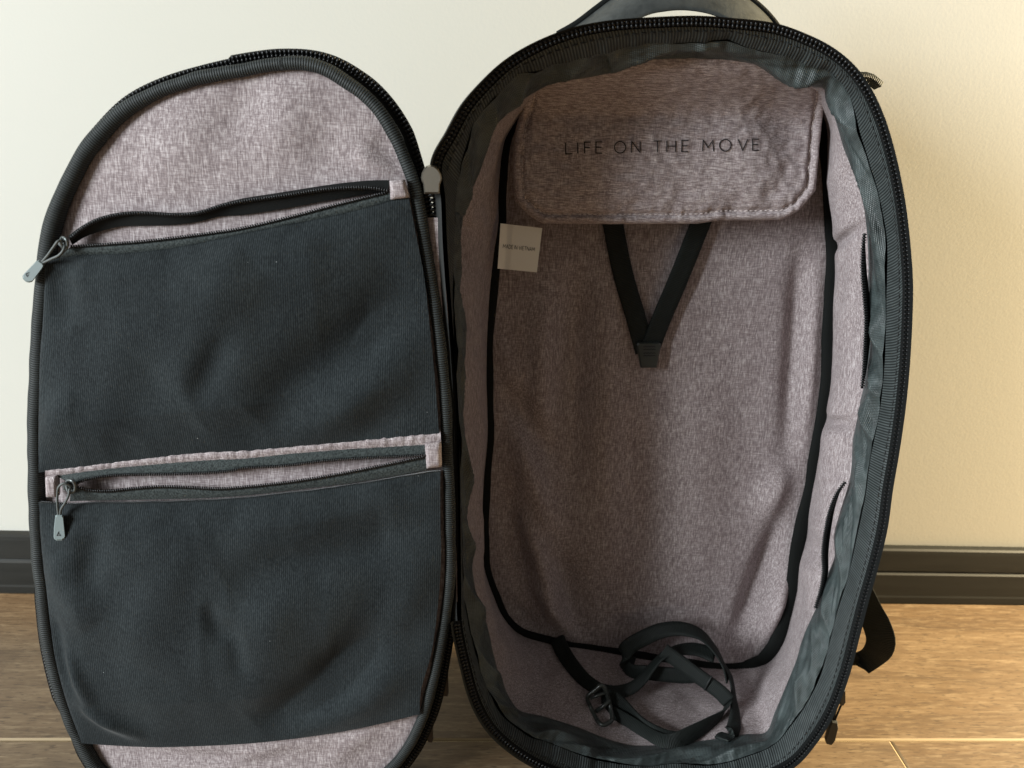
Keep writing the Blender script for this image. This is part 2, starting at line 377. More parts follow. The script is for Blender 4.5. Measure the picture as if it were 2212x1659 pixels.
floor = setting('floor', [(-3, -3, -.012), (3, -3, -.012), (3, D_WALL+.1, -.012), (-3, D_WALL+.1, -.012), (-3, -3, -.05), (3, -3, -.05), (3, D_WALL+.1, -.05), (-3, D_WALL+.1, -.05)],
                [(0, 1, 2, 3), (7, 6, 5, 4), (0, 4, 5, 1), (1, 5, 6, 2), (2, 6, 7, 3), (3, 7, 4, 0)], M['underlay'])
def plank_mesh(lx, ly):
    b = .0016; d = .0011; me = bpy.data.meshes.new('plank'); g = .0002
    x0, x1, y0, y1 = -lx/2+g, lx/2-g, -ly/2+g, ly/2-g
    v = [(x0+b, y0+b, 0), (x1-b, y0+b, 0), (x1-b, y1-b, 0), (x0+b, y1-b, 0), (x0, y0, -d), (x1, y0, -d), (x1, y1, -d), (x0, y1, -d), (x0, y0, -.0118), (x1, y0, -.0118), (x1, y1, -.0118), (x0, y1, -.0118)]
    f = [(0, 1, 2, 3)]+[(4+i, 4+(i+1) % 4, (i+1) % 4, i) for i in range(4)]+[(8+i, 8+(i+1) % 4, 4+(i+1) % 4, 4+i) for i in range(4)]+[(11, 10, 9, 8)]
    me.from_pydata(v, [], f); me.materials.append(M['oak']); me.materials.append(M['groove'])
    for i in range(1, 5): me.polygons[i].material_index = 1
    return me
PW = .176; PL = 1.25; pm = plank_mesh(PL, PW)
dq = ray((2270/1.15732, 1920/1.15732)); tq = -CO.z/dq.z; xs = (CO+dq*tq).x
for row in range(9):
    yc = SEAM+PW/2-row*PW
    off = {0: .08, 1: xs, 2: xs+.7}.get(row, xs+.37*row)
    x = off % PL - 3*PL
    while x < 2.9:
        if x+PL > -2.4:
            o = bpy.data.objects.new('plank', pm); col.objects.link(o); o.parent = floor; o.location = (x+PL/2, yc, 0)
        x += PL

# ================================================================== main compartment
C0 = (1445, 830); YS = .62
M0 = [(949, 430), (943, 352), (975, 289), (1007, 232), (1050, 182), (1099, 137), (1162, 100), (1240, 70), (1318, 55), (1412, 48), (1505, 45), (1595, 51), (1674, 61), (1733, 81), (1793, 111),
      (1840, 150), (1872, 194), (1900, 253), (1919, 313), (1935, 380), (1947, 447), (1957, 534), (1962, 613), (1961, 682), (1955, 792), (1946, 883), (1933, 974), (1919, 1056), (1907, 1142), (1885, 1232),
      (1866, 1299), (1847, 1374), (1825, 1457), (1795, 1536), (1757, 1599), (1708, 1652), (1620, 1688), (1500, 1704), (1380, 1704), (1260, 1690), (1192, 1666), (1156, 1650), (1108, 1620), (1063, 1579),
      (1034, 1534), (1017, 1490), (1005, 1444), (992, 1388), (985, 1346), (983, 1250), (981, 1050), (976, 860), (962, 660), (953, 530)]
M2 = [(986, 423), (996, 352), (1021, 275), (1067, 211), (1123, 163), (1178, 147), (1256, 125), (1350, 106), (1412, 91), (1460, 93), (1505, 91), (1568, 86), (1628, 106), (1694, 121), (1733, 137), (1793, 155),
      (1824, 190), (1848, 245), (1860, 293), (1880, 356), (1900, 428), (1916, 520), (1915, 646), (1913, 737), (1908, 828), (1895, 919), (1880, 992), (1869, 1075), (1851, 1160), (1832, 1247), (1810, 1318), (1791, 1393),
      (1772, 1461), (1742, 1521), (1708, 1569), (1675, 1607), (1607, 1637), (1534, 1654), (1460, 1650), (1397, 1656), (1287, 1642), (1233, 1624), (1178, 1602), (1144, 1592), (1083, 1542), (1049, 1480), (1027, 1412), (1012, 1351),
      (1002, 1289), (998, 1150), (994, 1000), (986, 860), (979, 657), (982, 530)]
M3 = [(1008, 440), (1037, 369), (1062, 281), (1084, 253), (1112, 228), (1168, 190), (1187, 177), (1256, 169), (1318, 153), (1381, 137), (1474, 131), (1555, 136), (1635, 142), (1686, 172), (1745, 183), (1782, 190), (1786, 214),
      (1805, 253), (1824, 317), (1848, 376), (1864, 435), (1873, 495), (1877, 574), (1877, 640), (1879, 701), (1871, 810), (1859, 883), (1844, 956), (1838, 1029), (1818, 1105), (1804, 1157), (1804, 1205), (1789, 1244), (1764, 1318), (1742, 1363),
      (1720, 1431), (1694, 1498), (1675, 1543), (1656, 1585), (1613, 1589), (1561, 1597), (1479, 1608), (1369, 1613), (1315, 1600), (1246, 1572), (1178, 1550), (1123, 1536), (1083, 1473), (1066, 1410), (1051, 1351),
      (1034, 1307), (1020, 1230), (1010, 1145), (1004, 1020), (997, 860), (996, 743), (992, 606), (986, 511)]
M4 = [(1077, 415), (1077, 483), (1068, 551), (1060, 628), (1054, 729), (1052, 798), (1053, 863), (1054, 942), (1045, 1052), (1043, 1161), (1046, 1223), (1066, 1286), (1086, 1331), (1120, 1366), (1178, 1384), (1260, 1397), (1342, 1410), (1450, 1428),
      (1561, 1441), (1629, 1436), (1662, 1423), (1690, 1386), (1706, 1337), (1722, 1277), (1735, 1200), (1752, 1090), (1764, 1020), (1778, 938), (1793, 847), (1801, 701), (1808, 518), (1800, 416), (1793, 336), (1781, 257), (1740, 190), (1650, 155), (1450, 140), (1250, 155), (1150, 200), (1095, 290)]
def polar(loop):
    P = spline(loop, 1500, True); a = np.arctan2((P[:, 1]-C0[1])*YS, P[:, 0]-C0[0]); r = np.hypot((P[:, 1]-C0[1])*YS, P[:, 0]-C0[0])
    o = np.argsort(a); a, r = a[o], r[o]; return np.concatenate([a-2*math.pi, a, a+2*math.pi]), np.concatenate([r, r, r])
NA = 1100
P0 = spline(M0, NA, True); ANG = np.arctan2((P0[:, 1]-C0[1])*YS, P0[:, 0]-C0[0])
ANG = np.unwrap(ANG); ANG = np.sort(ANG)[::1]; ANG = ANG[0]+(np.arange(NA)/NA)*0 + (ANG-ANG[0]) if True else ANG
def loop(lp):
    a, r = polar(lp); rr = np.interp((ANG+math.pi) % (2*math.pi)-math.pi, a, r)
    return np.stack([C0[0]+rr*np.cos(ANG), C0[1]+rr*np.sin(ANG)/YS], 1)
Q0, Q2, Q3, Q4 = loop(M0), loop(M2), loop(M3), loop(M4)
def inset(Q, d):
    T = np.roll(Q, -3, 0)-np.roll(Q, 3, 0); T /= np.linalg.norm(T, axis=1)[:, None]+1e-9; Nn = np.stack([-T[:, 1], T[:, 0]], 1)
    if np.mean(np.sum(Nn*(np.array(C0)-Q), 1)) < 0: Nn = -Nn
    d = np.asarray(d); return Q+Nn*(d[:, None] if d.ndim else d)
# depth of the rings
W0, W1, W2, W3, W4 = 0.0, .006, .018, .045, .130
RING = {}
L0 = [L(p, W0) for p in Q0]
SARC = arclen(L0+[L0[0]])
ONLEFT = np.clip((1030-Q0[:, 0])/50, 0, 1)*np.clip((Q0[:, 1]-300)/100, 0, 1)*np.clip((1420-Q0[:, 1])/80, 0, 1)
Q1 = inset(Q0, 13.0)
L1 = [L(p, W1) for p in Q1]
def nz3(p, s, seed=0): return noise.noise(Vector((p[0]*s+seed*7.3, p[1]*s-seed*3.1, p[2]*s+seed*1.7)))
def toward(i):
    c = L(C0, 0); v = Vector((c.x-L0[i].x, 0, 0)); 
    a = L0[(i-4) % NA]; b = L0[(i+4) % NA]; t = (b-a).normalized(); n_ = t.cross(Vector((0, 1, 0))); cc_ = L((1445, 830), 0)-L0[i]
    return n_ if n_.dot(cc_) > 0 else -n_
INW = [toward(i) for i in range(NA)]
# outer shell
def clampz(v):
    wz = ORIG.z + v.z*AV.z + v.y*AW.z
    if wz < .0025: v = v + Vector((0, 0, (.0025-wz)/AV.z))
    return v
L3S = [L(p, W3) for p in Q3]; L4S = [L(p, W4) for p in Q4]
vs = []; uv = []; nsh_ = 9
for i in range(0, NA, 2):
    g = 1+.25*nz3(L0[i], 14, 2); out = -INW[i]
    def off(p): return (p-L0[i]).dot(out)
    o3 = max(off(L3S[i])+.007, (.0045+.005*np.clip((Q0[i][0]-1700)/150, 0, 1))*g); o4 = max(off(L4S[i])+.008, -.004)
    for (w, o_) in ((.001, -.0008), (.004, .0022), (.014, (.0045+.003*np.clip((Q0[i][0]-1700)/150, 0, 1))*g), (W3, o3), ((W3+W4)/2, (o3+o4)/2+.006), (W4, o4), (W4+.012, o4-.004), (W4+.016, o4-.014), (W4+.017, o4-.03)):
        vs.append(clampz(L0[i]+out*o_+Vector((0, w+.001, 0)))); uv.append((SARC[i], w))
SH = [0]*nsh_
nsh = len(SH); fs = grid_faces(NA//2, nsh, True); cidx = len(vs); cpt = L((1445, 830), W4+.017); vs.append(cpt); uv.append((0, 0))
fs += [(i*nsh+nsh-1, ((i+1) % (NA//2))*nsh+nsh-1, cidx) for i in range(NA//2)]
shell = obj('shell', vs, fs, M['shell'], uv=uv)
# zipper tape, teeth
def strip(rows_fn, nv, m, name, parent=bag, step=1, mask=None):
    idx = range(0, NA, step); vs = []; uv = []
    for i in idx:
        for j in range(nv):
            vs.append(rows_fn(i, j/(nv-1))); uv.append((SARC[i], j/(nv-1)*.012))
    return obj(name, vs, grid_faces(len(idx), nv, True), m, parent, uv=uv)
lift = [Vector((0, -1, 0))]*NA
free = [i for i in range(NA)]
start = int(np.argmin(np.abs(Q0[:, 0]-985)+np.abs(Q0[:, 1]-1346)))
stop = int(np.argmin(np.abs(Q0[:, 0]-943)+np.abs(Q0[:, 1]-372)))
order = []
i = start; sgn = 1 if Q0[(start+5) % NA][1] > Q0[start][1] else -1
while i != stop: order.append(i); i = (i+sgn) % NA
vs = []; uv = []
for i in order:
    for j in range(6):
        v = j/5; vs.append(L0[i].lerp(L1[i], v*1.95-.88)+Vector((0, .0020+.0012*abs(v-.5)-.0020*max(0, 1-v/.22), 0))); uv.append((SARC[i], v*.012))
ztape = obj('zipper_tape', vs, grid_faces(len(order), 6), M['tape'], uv=uv)
tp = [L0[i]+Vector((0, -.0004, 0)) for i in order]
v, f, u = teeth(tp, .0025, [INW[i] for i in order], [Vector((0, -1, 0))]*len(order), (.00108, .0024, .0014))
obj('zipper_teeth', v, f, M['teeth'], ztape, kind='stuff')
# gathered binding
L2 = [L(p, W2) for p in Q2]
def bind_row(i, v):
    p = L1[i].lerp(L2[i], v); g = nz3((SARC[i]*75, 0, 0), 1, 3); g2 = nz3((SARC[i]*190, 0, 5), 1, 4)
    top = .35+.65*min(1, max(0, (420-Q0[i][1])/250)+max(0, (Q0[i][1]-1450)/150))
    p = p + Vector((0, -1, 0))*(.0022*math.sin(math.pi*min(v*1.05, 1))) + (Vector((0, -1, 0))*.8+INW[i]*.6)*((g*.0026+g2*.0016)*v*top)
    return p
rim_binding = strip(bind_row, 9, M['grosgrain'], 'rim_binding')
sp_ = [bind_row(i, .34)+Vector((0, -.0004, 0)) for i in order]
v, f, u = stitches(sp_, .0032, .0016, .00035, Vector((0, -.0004, 0))); obj('stitching', v, f, M['thread_dark'], rim_binding, kind='stuff')
# nylon gusset between the binding and the lining
L3 = [L(p, W3) for p in Q3]
def nyl(i, v):
    a = bind_row(i, .93)+Vector((0, .0022, 0)); b = L3[i]
    if v <= .8:
        t = v/.8; p = a.lerp(b, t); s = SARC[i]
        puff = math.sin(math.pi*min(t, 1))*(.0030 if Q0[i][0] > 1300 else .0018)
        wv = math.sin(math.pi*(s/.052+t*.9+1.6*nz3((s*9, 0, 0), 1, 5)))
        wr = (.0040*(1-abs(wv))**1.5+.0065*nz3((s*26, t*1.2, 0), 1, 6)+.0030*(.4-abs(nz3((s*55+t*5, t*1.5, 3), 1, 7))))*math.sin(math.pi*(t*.86+.10))
        return p + INW[i]*(puff*.7+wr) + Vector((0, -1, 0))*(puff*.8+wr*.5)
    t = (v-.8)/.2; q = nyl(i, .8); return q - INW[i]*(.005*t*t) + Vector((0, .006*t, 0))
gusset = strip(nyl, 22, M['nylon'], 'gusset')
me = gusset.data; uvl = me.uv_layers[0]
# correct the gusset uv across
nvx = 22
for lp_ in me.loops:
    vi = lp_.vertex_index; uvl.data[lp_.index].uv = (SARC[vi//nvx], (vi % nvx)/(nvx-1)*.035)
# side lining
L4 = [L(p, W4) for p in Q4]
def lin(i, v):
    a = L3[i]+Vector((0, .002, 0))-INW[i]*.0015; b = L4[i]; p = a.lerp(b, v); x, y = Q0[i]
    right = np.clip((x-1700)/150, 0, 1)*np.clip((y-180)/80, 0, 1)*np.clip((1480-y)/120, 0, 1)
    bulge = .004+.011*right
    if right > 0:
        for ys, wd_ in ((425, 14), (935, 18), (1290, 40)): bulge -= right*.009*math.exp(-((y-ys)/wd_)**2)
    bot = np.clip((y-1480)/120, 0, 1); bulge *= (1-.8*bot)
    wr = nz3((SARC[i]*22, v*2.2, 1), 1, 8)*.0042+nz3((SARC[i]*60, v*5, 1), 1, 9)*.0016
    return p+(INW[i]*.85+Vector((0, -.5, 0)))*((bulge+wr)*math.sin(math.pi*min(max(v, 0), 1)))
side_lining = strip(lin, 26, M['heather'], 'side_lining', step=2)
# back panel
def pipe_pt(i): return L4[i]+Vector((0, -.001, 0))
rowsn, colsn = 150, 110
P4 = spline(M4, 1600, True); ymin, ymax = P4[:, 1].min()+.5, P4[:, 1].max()-.5
def span(y):
    cr = []
    for a, b in zip(P4, np.roll(P4, -1, 0)):
        if (a[1]-y)*(b[1]-y) <= 0 and a[1] != b[1]: cr.append(a[0]+(y-a[1])/(b[1]-a[1])*(b[0]-a[0]))
    return min(cr), max(cr)
BF = [((1130, 1230), (1260, 1400), 16, .004), ((1090, 1290), (1180, 1390), 14, -.004), ((1640, 1290), (1560, 1420), 20, -.003), ((1690, 1240), (1650, 1400), 16, .004), ((1400, 900), (1390, 1300), 50, -.0012), ((1250, 560), (1235, 1050), 30, -.0035), ((1175, 620), (1160, 980), 26, .003), ((1310, 560), (1300, 1250), 45, .003), ((1500, 700), (1510, 1300), 60, .0022), ((1735, 520), (1700, 1000), 22, -.0035), ((1765, 560), (1735, 980), 14, .0030),
      ((1100, 900), (1190, 1150), 26, .004), ((1080, 1050), (1170, 1330), 22, -.005), ((1120, 1100), (1210, 1340), 24, .005), ((1210, 1180), (1250, 1390), 26, -.0035), ((1640, 1120), (1700, 1000), 26, .003), ((1600, 1360), (1700, 1110), 24, -.005), ((1650, 1380), (1720, 1200), 18, .005),
      ((1060, 700), (1120, 860), 22, .003), ((1080, 820), (1200, 1000), 24, -.003)]
vs = []
for r_ in range(rowsn):
    y = ymin+(ymax-ymin)*(.5-.5*math.cos(math.pi*r_/(rowsn-1))); a, b = span(y)
    for c in range(colsn):
        x = a+(b-a)*c/(colsn-1); u_ = c/(colsn-1); v_ = (y-ymin)/(ymax-ymin)
        ef = min(1, 9*min(u_, 1-u_))*min(1, 9*min(v_, 1-v_)); hgt = 2.6*ef*sum(fold((x, y), F[0], F[1], F[2]*.8, F[3]) for F in BF) + .003*(math.sin(math.pi*u_)*math.sin(math.pi*v_))**.5
        p = L((x, y), W4); hgt += nz3(p, 22, 11)*.0016*min(1, 6*min(u_, 1-u_)); vs.append(p+Vector((0, -hgt-.0005, 0)))
back_panel = obj('back_panel', vs, grid_faces(rowsn, colsn), M['heather'])
pth = [pipe_pt(i)+(INW[i]+Vector((0, -.6, 0)))*((.0045+.004*np.clip((Q4[i][1]-1050)/120, 0, 1))*np.clip((Q4[i][0]-1610)/60, 0, 1)-.0005)+INW[i]*(nz3(L4[i], 30, 12)*.0014) for i in range(0, NA, 4)]
rad = [.0060+.0006*np.clip((Q4[i][0]-1600)/100, 0, 1)*np.clip((Q4[i][1]-400)/100, 0, 1)+.0008*nz3(L4[i], 25, 13) for i in range(0, NA, 4)]
v, f, u = tube(pth, rad, 10, True, (Vector((0, -1, 0)), .4)); obj('piping', v, f, M['piping'], back_panel, uv=u)

# side pocket zippers on the right wall
for pts, w in ((K(1860, 600, 2.37, [(715, -40), (705, 60), (702, 180), (712, 330), (722, 480), (716, 640), (708, 800), (700, 880)]), .036),
               (K(1860, 1200, 2.304, [(585, 10), (540, 70), (500, 160), (470, 290), (455, 420), (458, 530), (445, 620), (412, 740)]), .038)):
    S2 = spline(pts, 60); P = V([tuple(L(p, w)) for p in S2]); vs = []
    for i_, p in enumerate(S2):
        wd2 = 15*math.sin(math.pi*min(max(i_/59, .04), .96))**.5
        for j_ in range(4): vs.append(L((p[0]-3+wd2*j_/3, p[1]), w+.001+.005*j_/3))
    obj('pocket_slit_shade', vs, grid_faces(60, 4), M['tape'], side_lining)  # dark sheet standing in for the shade inside the open slit
    v, f, u = coil(P, .0011, .0017, Vector((-.4, -.9, 0)).normalized()); obj('zipper_coil', v, f, M['coil'], side_lining, kind='stuff')

# ------------------------------------------------------------------ inner top flap
FW = W4-.040
fl_l = K(1200, 0, 2.766, [(330, 470), (300, 700), (245, 900), (225, 1200), (240, 1390)])
fl_b = K(1200, 0, 2.766, [(240, 1390), (340, 1490), (430, 1545), (900, 1550), (1500, 1547)])+K(1800, 0, 2.183, [(0, 1203), (180, 1203), (340, 1200), (430, 1150), (520, 1040)])
fl_r = K(1800, 0, 2.183, [(590, 330), (575, 480), (555, 700), (535, 900), (520, 1040)])
fl_t = [fl_l[0], (1210, 138), (1320, 118), (1480, 108), (1640, 112), (1730, 130), fl_r[0]]
fl_b2 = [fl_b[0], fl_b[1], fl_b[2], fl_b[3], fl_b[4], fl_b[5], fl_b[6], fl_b[7], fl_b[8], fl_b[9]]
def lin_curve(pts, n):
    P = np.array(pts, float); s = np.concatenate([[0], np.cumsum(np.linalg.norm(np.diff(P, axis=0), axis=1))]); q = np.linspace(0, s[-1], n); return np.stack([np.interp(q, s, P[:, 0]), np.interp(q, s, P[:, 1])], 1)
nu, nv = 170, 90
_sp = spline
S = None
def coons_lin():
    c0, c1, d0, d1 = _sp(fl_t, nu), lin_curve(fl_b2, nu), _sp(fl_l, nv), _sp(fl_r, nv)
    for _ in range(1): c1[1:-1] = (c1[:-2]+2*c1[1:-1]+c1[2:])/4
    u = np.linspace(0, 1, nu)[:, None, None]; v = np.linspace(0, 1, nv)[None, :, None]
    S = (1-v)*c0[:, None]+v*c1[:, None]+(1-u)*d0[None]+u*d1[None]
    B = (1-u)*(1-v)*c0[0]+u*(1-v)*c0[-1]+(1-u)*v*c1[0]+u*v*c1[-1]
    return S-B
S = coons_lin()
OUT = np.concatenate([S[0, :, :], S[1:, -1, :], S[-1, ::-1, :][1:]])     # left, bottom, right edge
def edge_dist(p): return float(np.min(np.hypot(OUT[:, 0]-p[0], OUT[:, 1]-p[1])))
FF = [((1180, 250), (1230, 400), 26, -.003), ((1250, 220), (1270, 420), 34, .003), ((1640, 200), (1720, 320), 34, -.0045), ((1740, 230), (1690, 420), 30, -.0035), ((1560, 180), (1640, 430), 45, .0028), ((1300, 440), (1400, 455), 14, -.0016),
      ((1450, 452), (1480, 380), 16, -.0016), ((1560, 430), (1600, 455), 12, -.0022), ((1380, 420), (1360, 460), 10, -.0014), ((1640, 440), (1690, 400), 14, -.0022), ((1330, 180), (1500, 190), 20, -.0016)]
def flap_h(p, ed=None):
    ed = edge_dist(p) if ed is None else ed
    base_ = .0045*(1-math.exp(-ed/3.5)) ; quilt = .0032*(1-math.exp(-max(ed-22, 0)/30)); groove = -.0026*math.exp(-((ed-21)/5.0)**2)
    return base_+quilt+groove+sum(fold(p, *F) for F in FF)+.0010*noise.noise(Vector((p[0]*.05, p[1]*.05, 0)))*min(1, ed/12)+.0014*noise.noise(Vector((p[0]*.11, p[1]*.04, 7)))*math.exp(-((ed-20)/16)**2)
def flap_w(p):
    t = min(max((p[1]-130)/130, 0), 1); t = t*t*(3-2*t)
    return (W3+.004)*(1-t)+FW*t-.004*math.sin(math.pi*min(max((p[1]-140)/340, 0), 1))
vs = []
for a in range(nu):
    for b in range(nv):
        p = S[a, b]; q = L(p, flap_w(p)); vs.append(q+Vector((0, -flap_h(p), 0)))
fs = grid_faces(nu, nv)
# back face so the flap has thickness
n1 = len(vs)
for a in range(nu):
    for b in range(nv): p = S[a, b]; vs.append(L(p, flap_w(p))+Vector((0, .002, 0)))
fs += [tuple(n1+i for i in q[::-1]) for q in grid_faces(nu, nv)]
rim_i = [b for b in range(nv)]+[a*nv+nv-1 for a in range(1, nu)]+[(nu-1)*nv+b for b in range(nv-2, -1, -1)]
fs += [(rim_i[i], rim_i[i+1], n1+rim_i[i+1], n1+rim_i[i]) for i in range(len(rim_i)-1)]
flap = obj('inner_flap', vs, fs, M['heather_h'])
def on_flap(p, lift=.0004): return L(p, flap_w(p))+Vector((0, -flap_h(p)-lift, 0))
oc = spline(OUT[::6], 260); T = np.gradient(oc, axis=0); T /= np.linalg.norm(T, axis=1)[:, None]; Nn = np.stack([T[:, 1], -T[:, 0]], 1)
if np.mean(np.sum(Nn*(np.array([1440, 300])-oc), 1)) < 0: Nn = -Nn
st = oc+Nn*21; st = [p for p in st if p[1] > 185]
v, f, u = stitches([on_flap(p, .0003) for p in st], .0024, .0012, .00038, Vector((0, -.0003, 0))); obj('stitching', v, f, M['thread'], flap, kind='stuff')
letters = [('L', 583), ('I', 662), ('F', 706), ('E', 784), ('O', 914), ('N', 1030), ('T', 1178), ('H', 1270), ('E', 1372), ('M', 1512), ('O', 1625), ('V', 1745), ('E', 1845)]
polys = []
for ch, x in letters:
    for pl in GL[ch][1]: polys.append([(x+px*76, 1067-(x-583)*.0185-py*76) for px, py in pl])
def dens(pl, m):
    o = []
    for a, b in zip(pl[:-1], pl[1:]):
        k_ = max(1, int(math.hypot(b[0]-a[0], b[1]-a[1])/m))
        o += [(a[0]+(b[0]-a[0])*t/k_, a[1]+(b[1]-a[1])*t/k_) for t in range(k_)]
    return o+[pl[-1]]
v, f, u = strokes([dens(p, 14) for p in polys], 6.8, lambda x, y: on_flap(K(1200, 0, 2.766, [(x, y)])[0], .0007))
obj('lettering', v, f, M['ink'], flap, smooth=False, label='thin black words LIFE ON THE MOVE')

# ------------------------------------------------------------------ care label
CK = (1100, 480, 3.16)
q = K(*CK, [(478, 248), (808, 285), (765, 635), (455, 605)]); cw = W4-.026
nu_, nv_ = 16, 12; vs = []
def lab(u_, v_, lift=0):
    x = (1-v_)*((1-u_)*q[0][0]+u_*q[1][0])+v_*((1-u_)*q[3][0]+u_*q[2][0]); y = (1-v_)*((1-u_)*q[0][1]+u_*q[1][1])+v_*((1-u_)*q[3][1]+u_*q[2][1])
    return L((x, y), cw-.0035*u_**1.5+.0016*math.exp(-((u_-.17)/.07)**2)-lift)
for a in range(nu_):
    for b in range(nv_): vs.append(lab(a/(nu_-1), b/(nv_-1)))
n1 = len(vs); vs += [p+Vector((0, .0004, 0)) for p in vs]; fs = grid_faces(nu_, nv_); fs = fs+[tuple(n1+i for i in r_[::-1]) for r_ in fs]
care = obj('care_label', vs, fs, M['label'])
txt = 'MADE IN VIETNAM'; x = 0; polys = []
for ch in txt:
    if ch == ' ': x += .42; continue
    w_, pls = GL[ch]
    for pl in pls: polys.append([(x+a, b) for a, b in pl])
    x += w_+.27
tot = x-.27
v, f, u = strokes([dens(p, .25) for p in polys], .125, lambda a, b: lab(.10+a/tot*.78, .535-b*.083, .00035)); obj('lettering', v, f, M['ink'], care, smooth=False, label='small black words MADE IN VIETNAM')

# ------------------------------------------------------------------ V strap and clip
def strap_path(pts, ws, n=50): return V(spline([tuple(L(p, w)) for p, w in zip(pts, ws)], n))
vl = K(*CK, [(1340, 120), (1368, 260), (1445, 640), (1550, 1000), (1620, 1260)]); vr = K(*CK, [(2110, 120), (2055, 260), (1880, 700), (1740, 1030), (1655, 1260)])
p1 = ribbon(strap_path(vl, [W4-.008, W4-.008, W4-.009, W4-.010, W4-.010]), .0150, Vector((1, 0, 0)), .0013)
p2 = ribbon(strap_path(vr, [W4-.0095, W4-.0095, W4-.0105, W4-.0115, W4-.0115]), .0150, Vector((1, 0, 0)), .0013)
s1 = obj('retaining_strap', p1[0], p1[1], M['web'], uv=p1[2]); s2 = obj('retaining_strap', p2[0], p2[1], M['web'], uv=p2[2])
def prism(outline, place, t0, t1, bev):
    """outline 2-D, place(x,y,h): raised plate with a bevelled edge"""
    O = np.array(outline, float); c = O.mean(0); n = len(O); vs = []
    for (sc_, hh) in ((1, t0), (1, t1-bev*.8), (1-bev*0, t1-bev*.8)): pass
    scale = np.max(np.linalg.norm(O-c, axis=1))
    lv = [(1, t0), (1, t0+(t1-t0)*.62), (.985, t0+(t1-t0)*.72), (.87, t1), (.5, t1)]
    for (k_, hh) in lv:
        for p in O: e = c+(p-c)*k_; vs.append(place(e[0], e[1], hh))
    f = []
    for r_ in range(len(lv)-1): f += [(r_*n+i, r_*n+(i+1) % n, (r_+1)*n+(i+1) % n, (r_+1)*n+i) for i in range(n)]
    f += [tuple(range(n))[::-1], tuple(range((len(lv)-1)*n, len(lv)*n))]
    return vs, f
pl = lambda x, y, h: L(K(*CK, [(x, y)])[0], W4-.0118)+Vector((0, -h, 0))
v, f = prism([(1548, 1200), (1562, 1185), (1732, 1185), (1747, 1200), (1732, 1260), (1710, 1386), (1582, 1386), (1562, 1270)], pl, -.001, .0026, .1)
clip = obj('strap_clip', v, f, M['plastic'], s2, smooth=False)
for yy in (1215, 1237, 1266, 1286):
    wv = [(1600+6*j, yy+3*math.sin(j*1.7)) for j in range(17)]
    v, f, u = strokes([wv], 7, lambda x, y: pl(x, y, .0029)); o = obj('embossing', v, f, M['ink'], s2, smooth=False)

# ------------------------------------------------------------------ loose compression strap in the bottom
BK = (1300, 1500, 3.16)
def rb(pts, ws, wid, sides, n=44, name='compression_strap', parent=bag, thick=.0014, lift_=.008):
    pk = K(*BK, pts); P = strap_path(pk, [min(w_*W4/.15, W3+(1605-q_[1])/175*(W4-W3)-lift_) for w_, q_ in zip(ws, pk)], n)
    if isinstance(sides, list):
        sd = V(spline([tuple(s) for s in sides], n))
    else: sd = [sides]*n
    wdl = np.interp(np.linspace(0, 1, n), np.linspace(0, 1, len(wid)), wid) if isinstance(wid, list) else wid
    v, f, u = ribbon(P, wdl, sd, thick); return obj(name, v, f, M['web'], parent, uv=u)
X_, Y_, Z_ = Vector((1, 0, 0)), Vector((0, 1, 0)), Vector((0, 0, 1))
W15 = .0125
cs1 = rb([(290, 300), (335, 400), (420, 530), (520, 640), (640, 720)], [.146, .132, .110, .096, .090], [.013, .0125, .012, .011], [X_+Z_*.4, X_+Z_*.5, X_*.6+Z_])
cs2 = rb([(650, 715), (760, 728), (880, 695), (980, 610), (1050, 520), (1130, 440), (1250, 395), (1400, 390), (1540, 440)], [.090, .092, .096, .102, .106, .110, .114, .116, .112], [.010, .010, .009, .010, .011, .012, .0125], [Z_+Y_*.4, Z_*.7+Y_, Y_+Z_*.3, Y_+X_*.5, Y_+Z_*.8])
# big upright loop
cs3 = rb([(900, 505), (850, 500), (815, 450), (850, 380), (960, 310), (1120, 240), (1270, 225), (1420, 270), (1530, 380), (1600, 500), (1640, 640)], [.122, .120, .118, .118, .121, .124, .124, .120, .112, .104, .098],
         [.013, .013, .0125, .0125, .012, .012], [Z_, Z_, Z_+Y_*.2, Z_+Y_*.2, Z_*.8+Y_*.5, Y_+Z_*.4, Y_+X_*.3, Y_+X_*.4])
cs4 = rb([(835, 520), (880, 560), (1000, 575), (1150, 590), (1300, 600), (1420, 590)], [.118, .114, .110, .108, .107, .107], .0125, [Z_, Z_, Z_+Y_*.3, Z_+Y_*.4])
cs5 = rb([(1130, 400), (1210, 455), (1330, 545), (1480, 655), (1580, 730), (1650, 800)], [.108, .105, .100, .094, .090, .087], .0125, [X_*.55+Z_*.8, X_*.55+Z_*.8, X_*.6+Z_*.75])
cs6 = rb([(1600, 500), (1665, 620), (1690, 780), (1700, 930), (1670, 1040), (1590, 1100)], [.104, .098, .090, .083, .079, .077], [.006, .008, .010, .0125], [Y_+X_*.5, Y_+X_*.7, Y_*.8+X_])
cs7 = rb([(1655, 800), (1600, 900), (1480, 985), (1330, 1065), (1210, 1115), (1120, 1110), (1000, 1050), (860, 960), (720, 880), (650, 850)], [.087, .082, .078, .075, .073, .072, .074, .078, .083, .086],
         [.0125, .0125, .012, .010, .009, .009], [Z_*.8+X_*.5, Z_+X_*.4, Z_+Y_*.3, Y_+Z_*.4, Y_*.8+Z_*.6, Z_+Y_*.5])
cs8 = rb([(640, 760), (720, 765), (800, 830), (900, 930), (1010, 1020), (1130, 1070), (1270, 1090)], [.088, .086, .083, .080, .077, .074, .073], [.0125, .012, .011, .009], [X_*.5+Z_*.9, X_*.5+Z_*.9, Z_+Y_*.3, Y_+Z_*.5])
